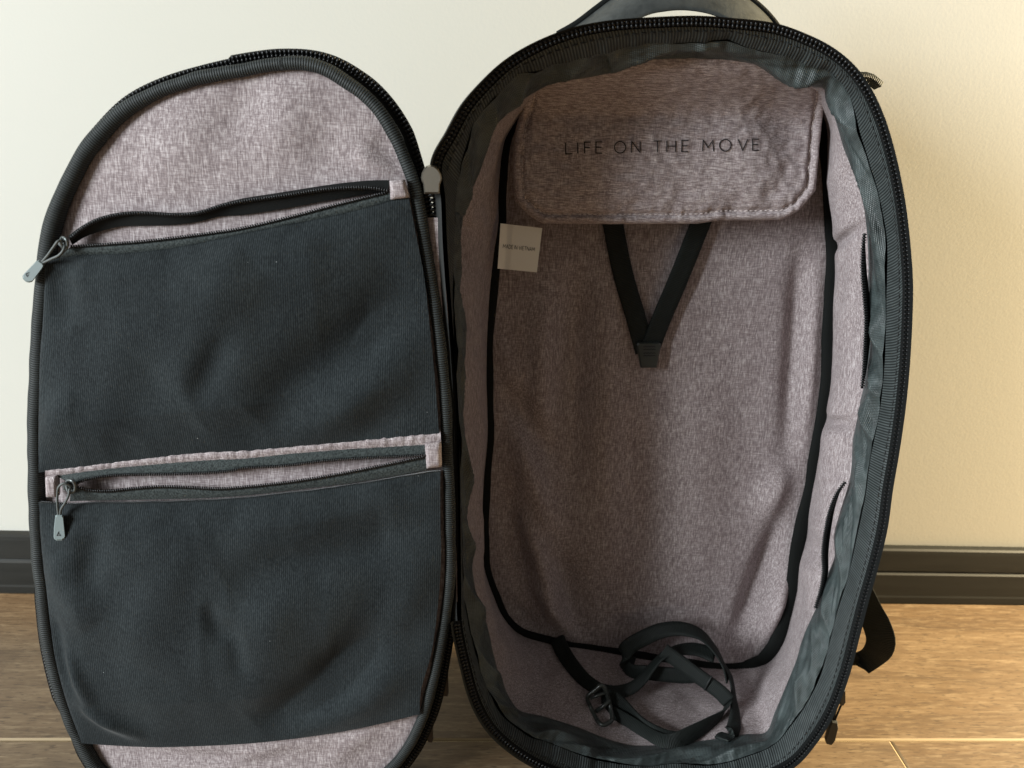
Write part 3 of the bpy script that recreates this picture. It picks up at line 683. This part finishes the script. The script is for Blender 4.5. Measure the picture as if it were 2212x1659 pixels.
def bk(x, y, h):
    q_ = K(*BK, [(x, y)])[0]; return L(q_, min(.075, W3+(1605-q_[1])/175*(W4-W3)-.010))+Vector((0, -h-.004, 0))
bp = spline([tuple(bk(x, y, .002)) for x, y in [(585, 672), (632, 636), (650, 645), (672, 690), (700, 790), (716, 895), (706, 918), (650, 945), (628, 938), (585, 880), (545, 800), (524, 742), (530, 716)]], 90, True)
bpar = obj('buckle', *tube(V(bp), .0017, 8, True)[:2], M['plastic'], cs1)
v, f, u = tube([bk(545, 735, .0026), bk(610, 705, .0030), bk(668, 690, .0026)], .0013, 8); obj('buckle_bar', v, f, M['plastic'], cs1)
v, f, u = tube([bk(590, 835, .0026), bk(650, 790, .0032), bk(700, 745, .0026)], .0017, 8); obj('buckle_bar', v, f, M['plastic'], cs1)
a = L(K(*BK, [(1515, 600)])[0], .0925*W4/.15-.0006); b = L(K(*BK, [(1455, 712)])[0], .0925*W4/.15-.0006)
v, f, u = tube([a, b], .0007, 6); obj('bar_tack', v, f, M['thread_dark'], cs5)

# ------------------------------------------------------------------ grab handle behind the rim
HK = (1200, 0, 2.766)
def arch(pts, w, n): return V(spline([tuple(L(p, w_)) for p, w_ in zip(pts, w)], n))
ho = [(1205, 75), (1245, 52), (1290, 18), (1340, -18), (1400, -44), (1460, -52), (1530, -44), (1590, -22), (1640, 14), (1672, 48), (1690, 75)]
hi = [(1290, 104), (1330, 72), (1368, 46), (1405, 29), (1436, 23), (1467, 20), (1500, 22), (1535, 29), (1572, 44), (1604, 68), (1625, 95)]
n = 60; A = arch(ho, [.066]*11, n); B = arch(hi, [.046]*11, n); vs = []; uv = []
hv = 12
for i in range(n):
    nn = Vector((0, -1, .45)).normalized()
    for j in range(hv):
        t = j/(hv-1); vs.append(A[i].lerp(B[i], t)+nn*(.004*math.sin(math.pi*t))); uv.append((i*.003, t*.03))
    for j in range(hv):
        t = 1-j/(hv-1); vs.append(A[i].lerp(B[i], t)-nn*(.003*math.sin(math.pi*t)+.001))
fs = []; m2 = 2*hv
for i in range(n-1):
    for j in range(m2): fs.append((i*m2+j, i*m2+(j+1) % m2, (i+1)*m2+(j+1) % m2, (i+1)*m2+j))
handle = obj('grab_handle', vs, fs, M['handle'])
v, f, u = tube(A, .0022, 8); obj('handle_piping', v, f, M['piping'], handle, uv=u)

# small tab, web loop and pull on the far right, sewn to the shell
def shell_at(px, w, out=.007):
    i = int(np.argmin(np.hypot(Q0[:, 0]-px[0], Q0[:, 1]-px[1]))); return L0[i]-INW[i]*out+Vector((0, w, 0))
TK = (1800, 0, 2.183)
tb = V(spline([tuple(shell_at((1850, 165), .040, .002))]+[tuple(L(p, .042)) for p in K(*TK, [(800, 425), (868, 470)])], 10)); v, f, u = ribbon(tb, .0075, Vector((.3, 1, -.35)), .0035); obj('strap_tab', v, f, M['web'], uv=u)
RK = (1860, 1200, 2.304)
lp_pts = K(*RK, [(680, 650), (715, 740), (765, 835), (788, 920), (770, 985), (710, 1035), (640, 1062), (590, 1066)])
P = V(spline([tuple(shell_at((1880, 1250), .070))]+[tuple(L(p, w)) for p, w in zip(lp_pts[1:-1], [.066, .062, .060, .062, .068, .072])]+[tuple(shell_at((1838, 1400), .072))], 50)); v, f, u = ribbon(P, [.021-.012*max(0, (i-22)/28) for i in range(50)], [Vector((-.75, .55, -.3))]*50, .0016); obj('strap_loop', v, f, M['web'], uv=u)

# ------------------------------------------------------------------ zipper pulls
def pull(name_label, cords, tab, place, mt, mc, emblem=None, slider=None, th=.0034, msl='gunmetal'):
    first = None
    v, f = prism(tab, place, -th*.5, th*.5, .1)
    root = obj('zipper_pull', v, f, mt, bag, smooth=False, label=name_label)
    for c in cords:
        P = V(spline([tuple(place(x, y, h)) for x, y, h in c], 30)); v, f, u = tube(P, .00075, 7); obj('cord', v, f, mc, root)
    if emblem:
        v, f, u = strokes(emblem[0], emblem[1], lambda x, y: place(x, y, th*.5+.0002)); obj('emblem', v, f, M['ink'], root, smooth=False)
    if slider:
        for s_ in slider:
            if s_[0] == 'ring':
                P = V(spline([tuple(place(x, y, h)) for x, y, h in s_[1]], 30, True)); v, f, u = tube(P, s_[2], 7, True); obj('slider_ring', v, f, M[msl], root)
            else:
                v, f = prism(s_[1], place, s_[2], s_[3], .1); obj('slider', v, f, M[msl], root, smooth=False)
    return root
M['slider_dark'] = mat('slider_metal', (.14, .155, .155), .35, .5, metal=.6)
AK = (40, 560, 7.373); BK2 = (80, 1140, 6.38)
plA = lambda x, y, h: D(K(*AK, [(x, y)])[0], .010+h)
plB = lambda x, y, h: D(K(*BK2, [(x, y)])[0], .0125+h)
pull('grey rubber pull tab hanging over the left edge', [[(905, 330, -.001), (790, 310, .003), (690, 430, .003), (590, 570, .002), (480, 700, 0)], [(905, 360, 0), (880, 470, .003), (800, 570, .003), (660, 640, .002), (490, 720, 0)]],
     [(375, 680), (425, 668), (500, 715), (522, 755), (500, 800), (300, 1065), (240, 1082), (180, 1065), (125, 1010), (118, 960), (150, 915)], plA, M['pull'], M['cord'],
     ([[(245, 895), (180, 918), (205, 970), (232, 930)]], 12), [('ring', [(850, 250, 0), (930, 290, .002), (950, 380, .001), (900, 480, 0), (860, 420, .001), (830, 330, .002)], .0009), ('plate', [(790, 290), (900, 250), (960, 320), (920, 430), (830, 440), (770, 380)], -.004, -.0005)], msl='slider_dark')
pull('grey rubber pull tab hanging over the lower mesh pocket', [[(625, 490, 0), (520, 435, .002), (430, 490, .002), (405, 620, .001), (405, 780, .001), (425, 950, 0)], [(600, 520, .001), (585, 620, .002), (530, 740, .002), (465, 850, .001), (450, 950, 0)]],
     [(372, 950), (395, 935), (480, 938), (500, 955), (535, 1290), (525, 1320), (480, 1352), (395, 1352), (355, 1325), (345, 1290), (350, 1150)], plB, M['pull'], M['cord'],
     ([[(428, 1205), (398, 1272), (455, 1270), (430, 1238)]], 13), [('ring', [(560, 400, 0), (650, 400, .002), (690, 480, .001), (660, 570, 0), (590, 580, .001)], .0009), ('plate', [(490, 470), (560, 400), (680, 430), (690, 540), (610, 590), (500, 540)], -.0055, -.001)], msl='slider_dark')
plC = lambda x, y, h: L(K(*RK, [(x, y)])[0], .036)+Vector((0, -h, 0))
pr = pull('black pull tab dangling at the lower right side', [[(470, 1120, -.004), (540, 1190, 0), (545, 1250, .001), (530, 1320, 0), (512, 1390, 0)], [(560, 1190, 0), (565, 1260, .001), (545, 1330, 0), (520, 1390, 0)]],
     [(505, 1380), (535, 1385), (540, 1420), (520, 1500), (500, 1525), (475, 1518), (468, 1490), (488, 1420)], plC, M['pull_dark'], M['tape'], None, [('plate', [(548, 1190), (575, 1195), (575, 1270), (560, 1292), (545, 1285)], -.003, .003)], msl='plastic')
v, f, u = tube(V(spline([tuple(shell_at((1828, 1440), .030, .004)), tuple(plC(520, 1165, -.001)), tuple(plC(556, 1200, .001))], 12)), .0009, 7); obj('cord', v, f, M['tape'], pr)
GK = (800, 1450, 3.53)
plG = lambda x, y, h: D(K(*GK, [(x+16, y)])[0], -.012+h)
pull('brown pull tab hanging in the gap above', [[(1060, 640, 0), (1094, 700, 0), (1098, 760, .001), (1095, 830, 0)]], [(1075, 815), (1115, 812), (1119, 1000), (1108, 1028), (1078, 1026), (1066, 1005)], plG, M['pull_brown'], M['tape'])
pull('brown pull tab hanging in the gap below', [[(925, 1110, 0), (955, 1150, 0), (958, 1200, .001), (955, 1260, 0)]], [(940, 1250), (980, 1245), (984, 1400), (972, 1435), (942, 1432), (930, 1410)], plG, M['pull_brown'], M['tape'])

# ================================================================== opened front panel
BN = [(607, 138), (567, 142), (460, 163), (354, 194), (283, 230), (227, 282), (184, 335), (156, 390), (127, 460), (108, 525), (98, 600), (92, 670), (86, 764), (82, 864), (80, 950), (81, 1052), (85, 1176), (95, 1270), (106, 1370), (115, 1420), (133, 1490), (161, 1569), (189, 1624), (214, 1660),
      (260, 1692), (360, 1702), (500, 1703), (640, 1700), (760, 1692), (815, 1680), (850, 1654), (872, 1627), (892, 1595), (907, 1561), (919, 1532), (932, 1485), (948, 1412), (962, 1340), (971, 1260), (973, 1208), (972, 1114), (968, 989), (963, 864), (953, 760), (940, 657), (929, 583), (917, 512), (904, 441), (892, 388), (876, 345), (855, 296), (830, 253), (802, 218), (766, 186), (717, 155), (671, 141)]
NB_ = 700; QB = spline(BN, NB_, True)
CB = np.array([525., 880.])
TB = np.roll(QB, -2, 0)-np.roll(QB, 2, 0); TB /= np.linalg.norm(TB, axis=1)[:, None]; NBo = np.stack([TB[:, 1], -TB[:, 0]], 1)
if np.mean(np.sum(NBo*(QB-CB), 1)) < 0: NBo = -NBo
leftness = np.clip((330-QB[:, 0])/120, 0, 1)
LBN = [D(p, .001) for p in QB]
# lining of the panel
def dspan(P, y):
    cr = []
    for a, b in zip(P, np.roll(P, -1, 0)):
        if (a[1]-y)*(b[1]-y) <= 0 and a[1] != b[1]: cr.append(a[0]+(y-a[1])/(b[1]-a[1])*(b[0]-a[0]))
    return min(cr), max(cr)
yb0, yb1 = QB[:, 1].min()+.5, QB[:, 1].max()-.5
DF = [((880, 360), (800, 300), 22, -.003), ((860, 380), (760, 330), 18, .002), ((560, 160), (480, 330), 36, -.0022), ((640, 170), (600, 340), 36, .0016), ((430, 230), (330, 430), 40, .0018), ((720, 250), (700, 380), 40, -.002), ((330, 1615), (800, 1590), 14, .002), ((250, 1625), (600, 1640), 10, -.0018), ((620, 1600), (480, 1650), 14, .002), ((820, 1560), (700, 1650), 16, .002)]
vs = []; rn, cn = 130, 80
for r_ in range(rn):
    y = yb0+(yb1-yb0)*(.5-.5*math.cos(math.pi*r_/(rn-1))); a, b = dspan(QB, y)
    for c in range(cn):
        u_ = c/(cn-1); x = a+(b-a)*u_; v_ = r_/(rn-1); e = (4*u_*(1-u_))**.5*min(1, 5*v_)
        p = D((x, y)); hgt = .0035*e+sum(fold((x, y), *F) for F in DF)+.0014*nz3(p, 16, 21)*e
        vs.append(p+DN*(hgt-.002))
panel = obj('front_panel', vs, grid_faces(rn, cn), M['heather'])
# shell behind the panel
PSH = [(2, .0, .002), (9, -.010, 0), (10, -.022, 0), (2, -.036, 0), (-30, -.042, 0)]
vs = []
for i in range(NB_):
    for (o_, dn, _) in PSH: p = D(tuple(QB[i]+NBo[i]*(o_-2)), 0)+DN*dn; vs.append(clampz(p))
nsp = len(PSH); fs = grid_faces(NB_, nsp, True); vs.append(D(tuple(CB))+DN*-.046); fs += [(i*nsp+nsp-1, ((i+1) % NB_)*nsp+nsp-1, len(vs)-1) for i in range(NB_)]
obj('panel_shell', vs, fs, M['shell'], panel)
# zipper round the panel, just behind the binding
zo = np.interp(QB[:, 1], [100, 330, 480, 1180, 1290, 1500, 1560, 1620, 1760], [20, 12, 2, 1, 13, 15, 4, 13, 14])
zo = np.where(QB[:, 0] > 500, np.interp(QB[:, 1], [100, 200, 300, 420, 1250, 1330, 1500, 1760], [20, 28, 30, 18, 6, 14, 20, 18]), zo)
LZ = [D(tuple(QB[i]+NBo[i]*zo[i]), -.004) for i in range(NB_)]
LZ2 = [D(tuple(QB[i]+NBo[i]*(zo[i]-16)), -.003) for i in range(NB_)]
LZ3 = [D(tuple(QB[i]+NBo[i]*(zo[i]+10)), -.0055) for i in range(NB_)]
vs = []
for i in range(NB_): vs += [LZ2[i], LZ[i]-DN*.0015, LZ3[i]]
pz = obj('zipper_tape', vs, grid_faces(NB_, 3, True), M['tape'], panel)
i0 = int(np.argmin(np.hypot(QB[:, 0]-905, QB[:, 1]-400))); i1 = int(np.argmin(np.hypot(QB[:, 0]-965, QB[:, 1]-1325)))
seq = []; i = i0; sg = 1 if QB[(i0+4) % NB_][1] < QB[i0][1] else -1
while i != i1: seq.append(i); i = (i+sg) % NB_
DO3 = [(D(tuple(QB[i]+NBo[i]*10))-D(tuple(QB[i]))).normalized() for i in range(NB_)]
v1 = teeth([LZ[i]+DN*.0004 for i in seq], .0024, [-DO3[i] for i in seq], [DN]*len(seq), (.00104, .0023, .0014))
obj('zipper_teeth', v1[0], v1[1], M['teeth'], panel, kind='stuff')
# binding
pth = []; rad = []
for i in range(NB_):
    w_ = nz3(LBN[i], 26, 31)*.0010+nz3(LBN[i], 70, 32)*.0004
    tp_ = np.clip((300-QB[i][1])/150, 0, 1); pth.append(LBN[i]+DN*(.0006+w_*.4)+DO3[i]*(w_*(.6+.8*tp_))); rad.append((.0036+.0014*leftness[i])*(1+.10*nz3(LBN[i], 60, 33)))
v, f, u = tube(pth, rad, 14, True, (DN, .85)); obj('binding', v, f, M['binding'], panel, uv=u)
# pale cloth hinge between panel and bag
hp = [(922, 470), (930, 560), (942, 680), (955, 800), (962, 900), (968, 1050), (974, 1200), (976, 1300)]
A = V(spline([tuple(D((p[0]-4, p[1]), -.001)) for p in hp], 40)); B = V(spline([tuple(L((p[0]+26 if p[1] < 760 else p[0]+12, p[1]), .0042)) for p in hp], 40)); vs = []
for i in range(40):
    for j in range(6): t = j/5; vs.append(A[i].lerp(B[i], t))
obj('hinge_cloth', vs, grid_faces(40, 6), M['heather'])
# closed bit of zipper and its slider
ZK = (1000, 380, 5.185)
for k_, (xa, xb) in enumerate((((365, 380), (395, 425)), ((430, 440), (462, 470)))):
    P = V([tuple(D(p, -.001)) for p in K(*ZK, [(xa[0], 540), (xa[1]+5, 700), (xb[0]-10, 860)])])
    P = V(spline([tuple(p) for p in P], 20)); dirx = Vector((1 if k_ else -1, 0, -.35))
    v, f, u = teeth(P, .0026, [dirx.normalized()]*20, [Vector((0, -1, 0))]*20, (.0011, .0028, .0014)); obj('zipper_teeth', v, f, M['teeth'], ztape, kind='stuff')
pz_ = lambda x, y, h: D(K(*ZK, [(x, y)])[0], .007+h)
v, f = prism([(315, 545), (308, 470), (300, 410), (282, 375), (272, 330), (285, 270), (310, 215), (345, 178), (390, 165), (440, 178), (495, 220), (530, 280), (545, 340), (532, 390), (518, 420), (515, 480), (512, 545)], pz_, -.003, .0042, .1)
obj('zipper_slider', v, f, M['gunmetal'], ztape, smooth=False)

# ------------------------------------------------------------------ stretch mesh pockets
C1, C2, C5, C6 = (0, 80, 2.44), (600, 80, 2.44), (0, 1000, 2.766), (600, 1000, 2.766)
C9, C8 = (0, 1500, 3.16), (800, 1450, 3.53)
def mpocket(top, bot, lft, rgt, folds, label, depth):
    S = coons(top, bot, lft, rgt, 150, 120); vs = []
    for a in range(150):
        for b in range(120):
            p = S[a, b]; u_, v_ = a/149, b/119; e = min(1, 9*v_)**.7*min(1, 4.5*(1-v_))**.8*min(1, 10*u_)**.5*min(1, 3.6*(1-u_))**.8
            q = D(p); hgt = .0065+depth*e*(.5+.5*math.sin(math.pi*v_)*math.sin(math.pi*u_))
            hgt += 1.35*sum(fold(p, *F) for F in folds)*min(1, e*1.6) + (.0020*nz3(q, 9, 41)+.0009*nz3(q, 24, 42))*e+(.0012*max(.20-abs(nz3((q.x*20+q.z*11, 0, q.z*11-q.x*8), 1, 44)), 0)*4*max(0, nz3((q.x*12, 3, q.z*12), 1, 48)+.3)+.0012*nz3((q.x*40, 0, q.z*30), 1, 47)+.0010*nz3((q.x*18, 0, q.z*75), 1, 45)*math.exp(-u_*9)+.0016*nz3((q.x*80, 0, q.z*22), 1, 46)*(math.exp(-v_*12)+math.exp(-(1-v_)*14)))*min(1, e*1.5) + .0012*noise.noise(Vector((p[0]*.02, p[1]*.035, 3)))*math.exp(-v_*5)
            vs.append(q+DN*max(hgt, .0042+.12*hgt))
    n1 = len(vs); fs = grid_faces(150, 120)
    # turned edge
    edge = [a*120 for a in range(150)]; base_ = len(vs)
    for i in edge: vs.append(vs[i]-DN*.0022)
    fs += [(edge[i], edge[i+1], base_+i+1, base_+i) for i in range(149)]
    return obj('mesh_pocket', vs, fs, M['knit'], label=label)
up_top = K(*C1, [(318, 1420), (345, 1385), (480, 1360), (800, 1345), (1100, 1310), (1400, 1250)])+K(*C2, [(0, 1235), (300, 1175), (600, 1115), (850, 1050), (940, 1022), (1040, 1008)])
up_bot = K(*C5, [(312, 476), (600, 440), (1000, 390), (1400, 345)])+K(*C6, [(0, 335), (400, 300), (800, 265), (1200, 225), (1385, 208)])
up_l = [up_top[0], (107, 690), (101, 760), (98, 864), (97, 950), up_bot[0]]
up_r = [up_top[-1], (905, 520), (920, 600), (930, 690), (941, 800), up_bot[-1]]
lo_top = K(*C5, [(312, 676), (480, 690), (700, 685), (1000, 680), (1400, 670)])+K(*C6, [(0, 655), (400, 610), (800, 560), (1290, 475), (1392, 468)])
lo_bot = K(*C9, [(688, 1080), (900, 1095), (1250, 1110), (1500, 1105), (2000, 1080)])+K(*C8, [(0, 1315), (300, 1265), (600, 1200), (890, 1128)])
lo_l = [lo_top[0], (102, 1160), (112, 1250), (122, 1340), (132, 1410), (155, 1500), lo_bot[0]]
lo_r = [lo_top[-1], (954, 1100), (955, 1208), (948, 1300), (934, 1400), (912, 1480), lo_bot[-1]]
UF = [((930, 610), (560, 900), 50, -.0075), ((930, 720), (640, 980), 45, .004), ((560, 540), (330, 780), 60, .004), ((880, 560), (380, 620), 40, .002), ((130, 560), (190, 700), 28, -.004), ((430, 640), (300, 930), 40, -.0025), ((900, 880), (740, 990), 26, -.004), ((520, 700), (440, 860), 22, -.0030), ((110, 960), (180, 820), 26, .0025)]
LF = [((950, 1120), (500, 1240), 40, -.006), ((950, 1170), (780, 1500), 36, .005), ((930, 1330), (560, 1560), 40, -.0075), ((900, 1230), (640, 1560), 40, -.004), ((920, 1440), (640, 1590), 28, .005), ((240, 1100), (210, 1250), 24, -.003), ((130, 1180), (230, 1330), 30, .0035), ((470, 1270), (505, 1360), 13, -.0022), ((515, 1300), (545, 1420), 14, -.0022), ((420, 1120), (330, 1420), 50, .003), ((640, 1180), (560, 1420), 40, .0025),
      ((160, 1380), (220, 1500), 12, .004), ((190, 1500), (330, 1580), 12, .004), ((120, 1300), (170, 1460), 14, -.003)]
pk1 = mpocket(up_top, up_bot, up_l, up_r, UF, 'upper charcoal stretch mesh pocket', .0120)
pk2 = mpocket(lo_top, lo_bot, lo_l, lo_r, LF, 'lower charcoal stretch mesh pocket', .0130)
def between(c0, c1, offs, n, nv, m, name, parent, bow=0, ripple=0):
    a, b = spline(c0, n), spline(c1, n); vs = []; uv = []
    for i in range(n):
        for j in range(nv):
            t = j/(nv-1); p = a[i]*(1-t)+b[i]*t; q = D(p, offs[0]*(1-t)+offs[1]*t+bow*math.sin(math.pi*t)+ripple*noise.noise(Vector((p[0]*.085, p[1]*.02, 2.0)))*(.35+.65*math.sin(math.pi*t))); vs.append(q); uv.append((i*.002, t*.01))
    return obj(name, vs, grid_faces(n, nv), m, parent, uv=uv)
# upper pocket zipper
co_u = K(*C1, [(425, 1265), (500, 1200), (600, 1145), (750, 1110), (900, 1105), (1050, 1115), (1200, 1105), (1350, 1060)])+K(*C2, [(0, 1035), (250, 1000), (500, 962), (650, 950), (800, 950), (905, 968)])
ta_u = K(*C1, [(440, 1300), (520, 1250), (620, 1215), (730, 1188), (900, 1182), (1050, 1178), (1200, 1160), (1350, 1125)])+K(*C2, [(0, 1118), (250, 1082), (500, 1035), (650, 1010), (800, 985), (905, 975)])
up_e = K(*C1, [(415, 1245), (495, 1185), (600, 1132), (750, 1098), (900, 1094), (1050, 1103), (1200, 1094), (1350, 1048)])+K(*C2, [(0, 1018), (250, 978), (500, 938), (650, 918), (800, 905), (912, 903)])
co_l = K(*C1, [(430, 1310), (650, 1295), (900, 1275), (1300, 1225)])+K(*C2, [(0, 1200), (300, 1130), (600, 1050), (905, 975)])
between(up_e, co_u, (.004, .0075), 120, 5, M['tape'], 'zipper_tape', pk1)
between(co_u, ta_u, (.0070, .0035), 120, 6, M['tape'], 'zipper_tape', pk1)
between(co_l, [(p[0], p[1]+3) for p in up_top[1:-1]], (.0060, .0055), 120, 6, M['pocket_tape'], 'zipper_tape', pk1, .0012)
v, f, u = coil(V([tuple(D(p, .0085)) for p in spline(co_u, 200)]), .0009, .0014, DN); obj('zipper_coil', v, f, M['coil'], pk1, kind='stuff')
v, f, u = coil(V([tuple(D(p, .0072)) for p in spline(co_l, 200)]), .0008, .0014, DN); obj('zipper_coil', v, f, M['coil'], pk1, kind='stuff')
# lower pocket zipper and the strip above it
st_top = [(p[0], p[1]-3) for p in up_bot]
te = K(*C5, [(385, 522), (700, 480), (1100, 440), (1500, 410)])+K(*C6, [(0, 405), (400, 365), (800, 335), (1275, 308)])
st_bot = K(*C5, [(312, 530), (385, 526), (700, 486), (1100, 446), (1500, 416)])+K(*C6, [(0, 411), (400, 371), (800, 341), (1275, 312), (1390, 298)])
between(st_top, st_bot, (.0040, .0060), 320, 8, M['heather'], 'hem_strip', pk2, .0022, .0009)
cl_u = K(*C5, [(500, 585), (560, 562), (620, 545), (750, 525), (1000, 515), (1300, 510), (1600, 490)])+K(*C6, [(0, 475), (300, 455), (600, 420), (900, 400), (1285, 382)])
cl_l = K(*C5, [(500, 592), (560, 612), (620, 625), (750, 630), (900, 615), (1100, 600), (1300, 605), (1500, 615)])+K(*C6, [(0, 605), (400, 560), (800, 490), (1285, 390)])
between(te, cl_u, (.0060, .0080), 140, 6, M['pocket_tape'], 'zipper_tape', pk2, .001)
between(cl_l, [(p[0], p[1]+3) for p in lo_top[1:-1]], (.0075, .0060), 140, 6, M['pocket_tape'], 'zipper_tape', pk2, .001)
v, f, u = coil(V([tuple(D(p, .0088)) for p in spline(cl_u, 200)]), .0008, .0014, DN); obj('zipper_coil', v, f, M['coil'], pk2, kind='stuff')
v, f, u = coil(V([tuple(D(p, .0088)) for p in spline(cl_l, 200)]), .0009, .0014, DN); obj('zipper_coil', v, f, M['coil'], pk2, kind='stuff')
# folded cloth tabs at the zipper ends
def tab(pts, kk, off, parent):
    q = K(*kk, pts); vs = []
    for a in range(8):
        for b in range(8):
            u_, v_ = a/7, b/7; x = (1-v_)*((1-u_)*q[0][0]+u_*q[1][0])+v_*((1-u_)*q[3][0]+u_*q[2][0]); y = (1-v_)*((1-u_)*q[0][1]+u_*q[1][1])+v_*((1-u_)*q[3][1]+u_*q[2][1])
            e = min(u_, 1-u_, v_, 1-v_)*2; vs.append(D((x, y), off+.0016*min(1, e*3)))
    n1 = 64; fs = grid_faces(8, 8); rim_ = [b for b in range(8)]+[a*8+7 for a in range(1, 8)]+[56+b for b in range(6, -1, -1)]+[a*8 for a in range(6, 0, -1)]
    for i in rim_: vs.append(vs[i]-DN*.004)
    fs += [(rim_[i], rim_[(i+1) % 28], n1+(i+1) % 28, n1+i) for i in range(28)]
    return obj('end_tab', vs, fs, M['heather'], parent)
tab([(912, 908), (1000, 900), (1030, 1010), (918, 1022)], C2, .0080, pk1)
tab([(312, 535), (388, 525), (388, 672), (318, 672)], C5, .0085, pk2)
tab([(1278, 310), (1388, 296), (1392, 462), (1290, 474)], C6, .0085, pk2)
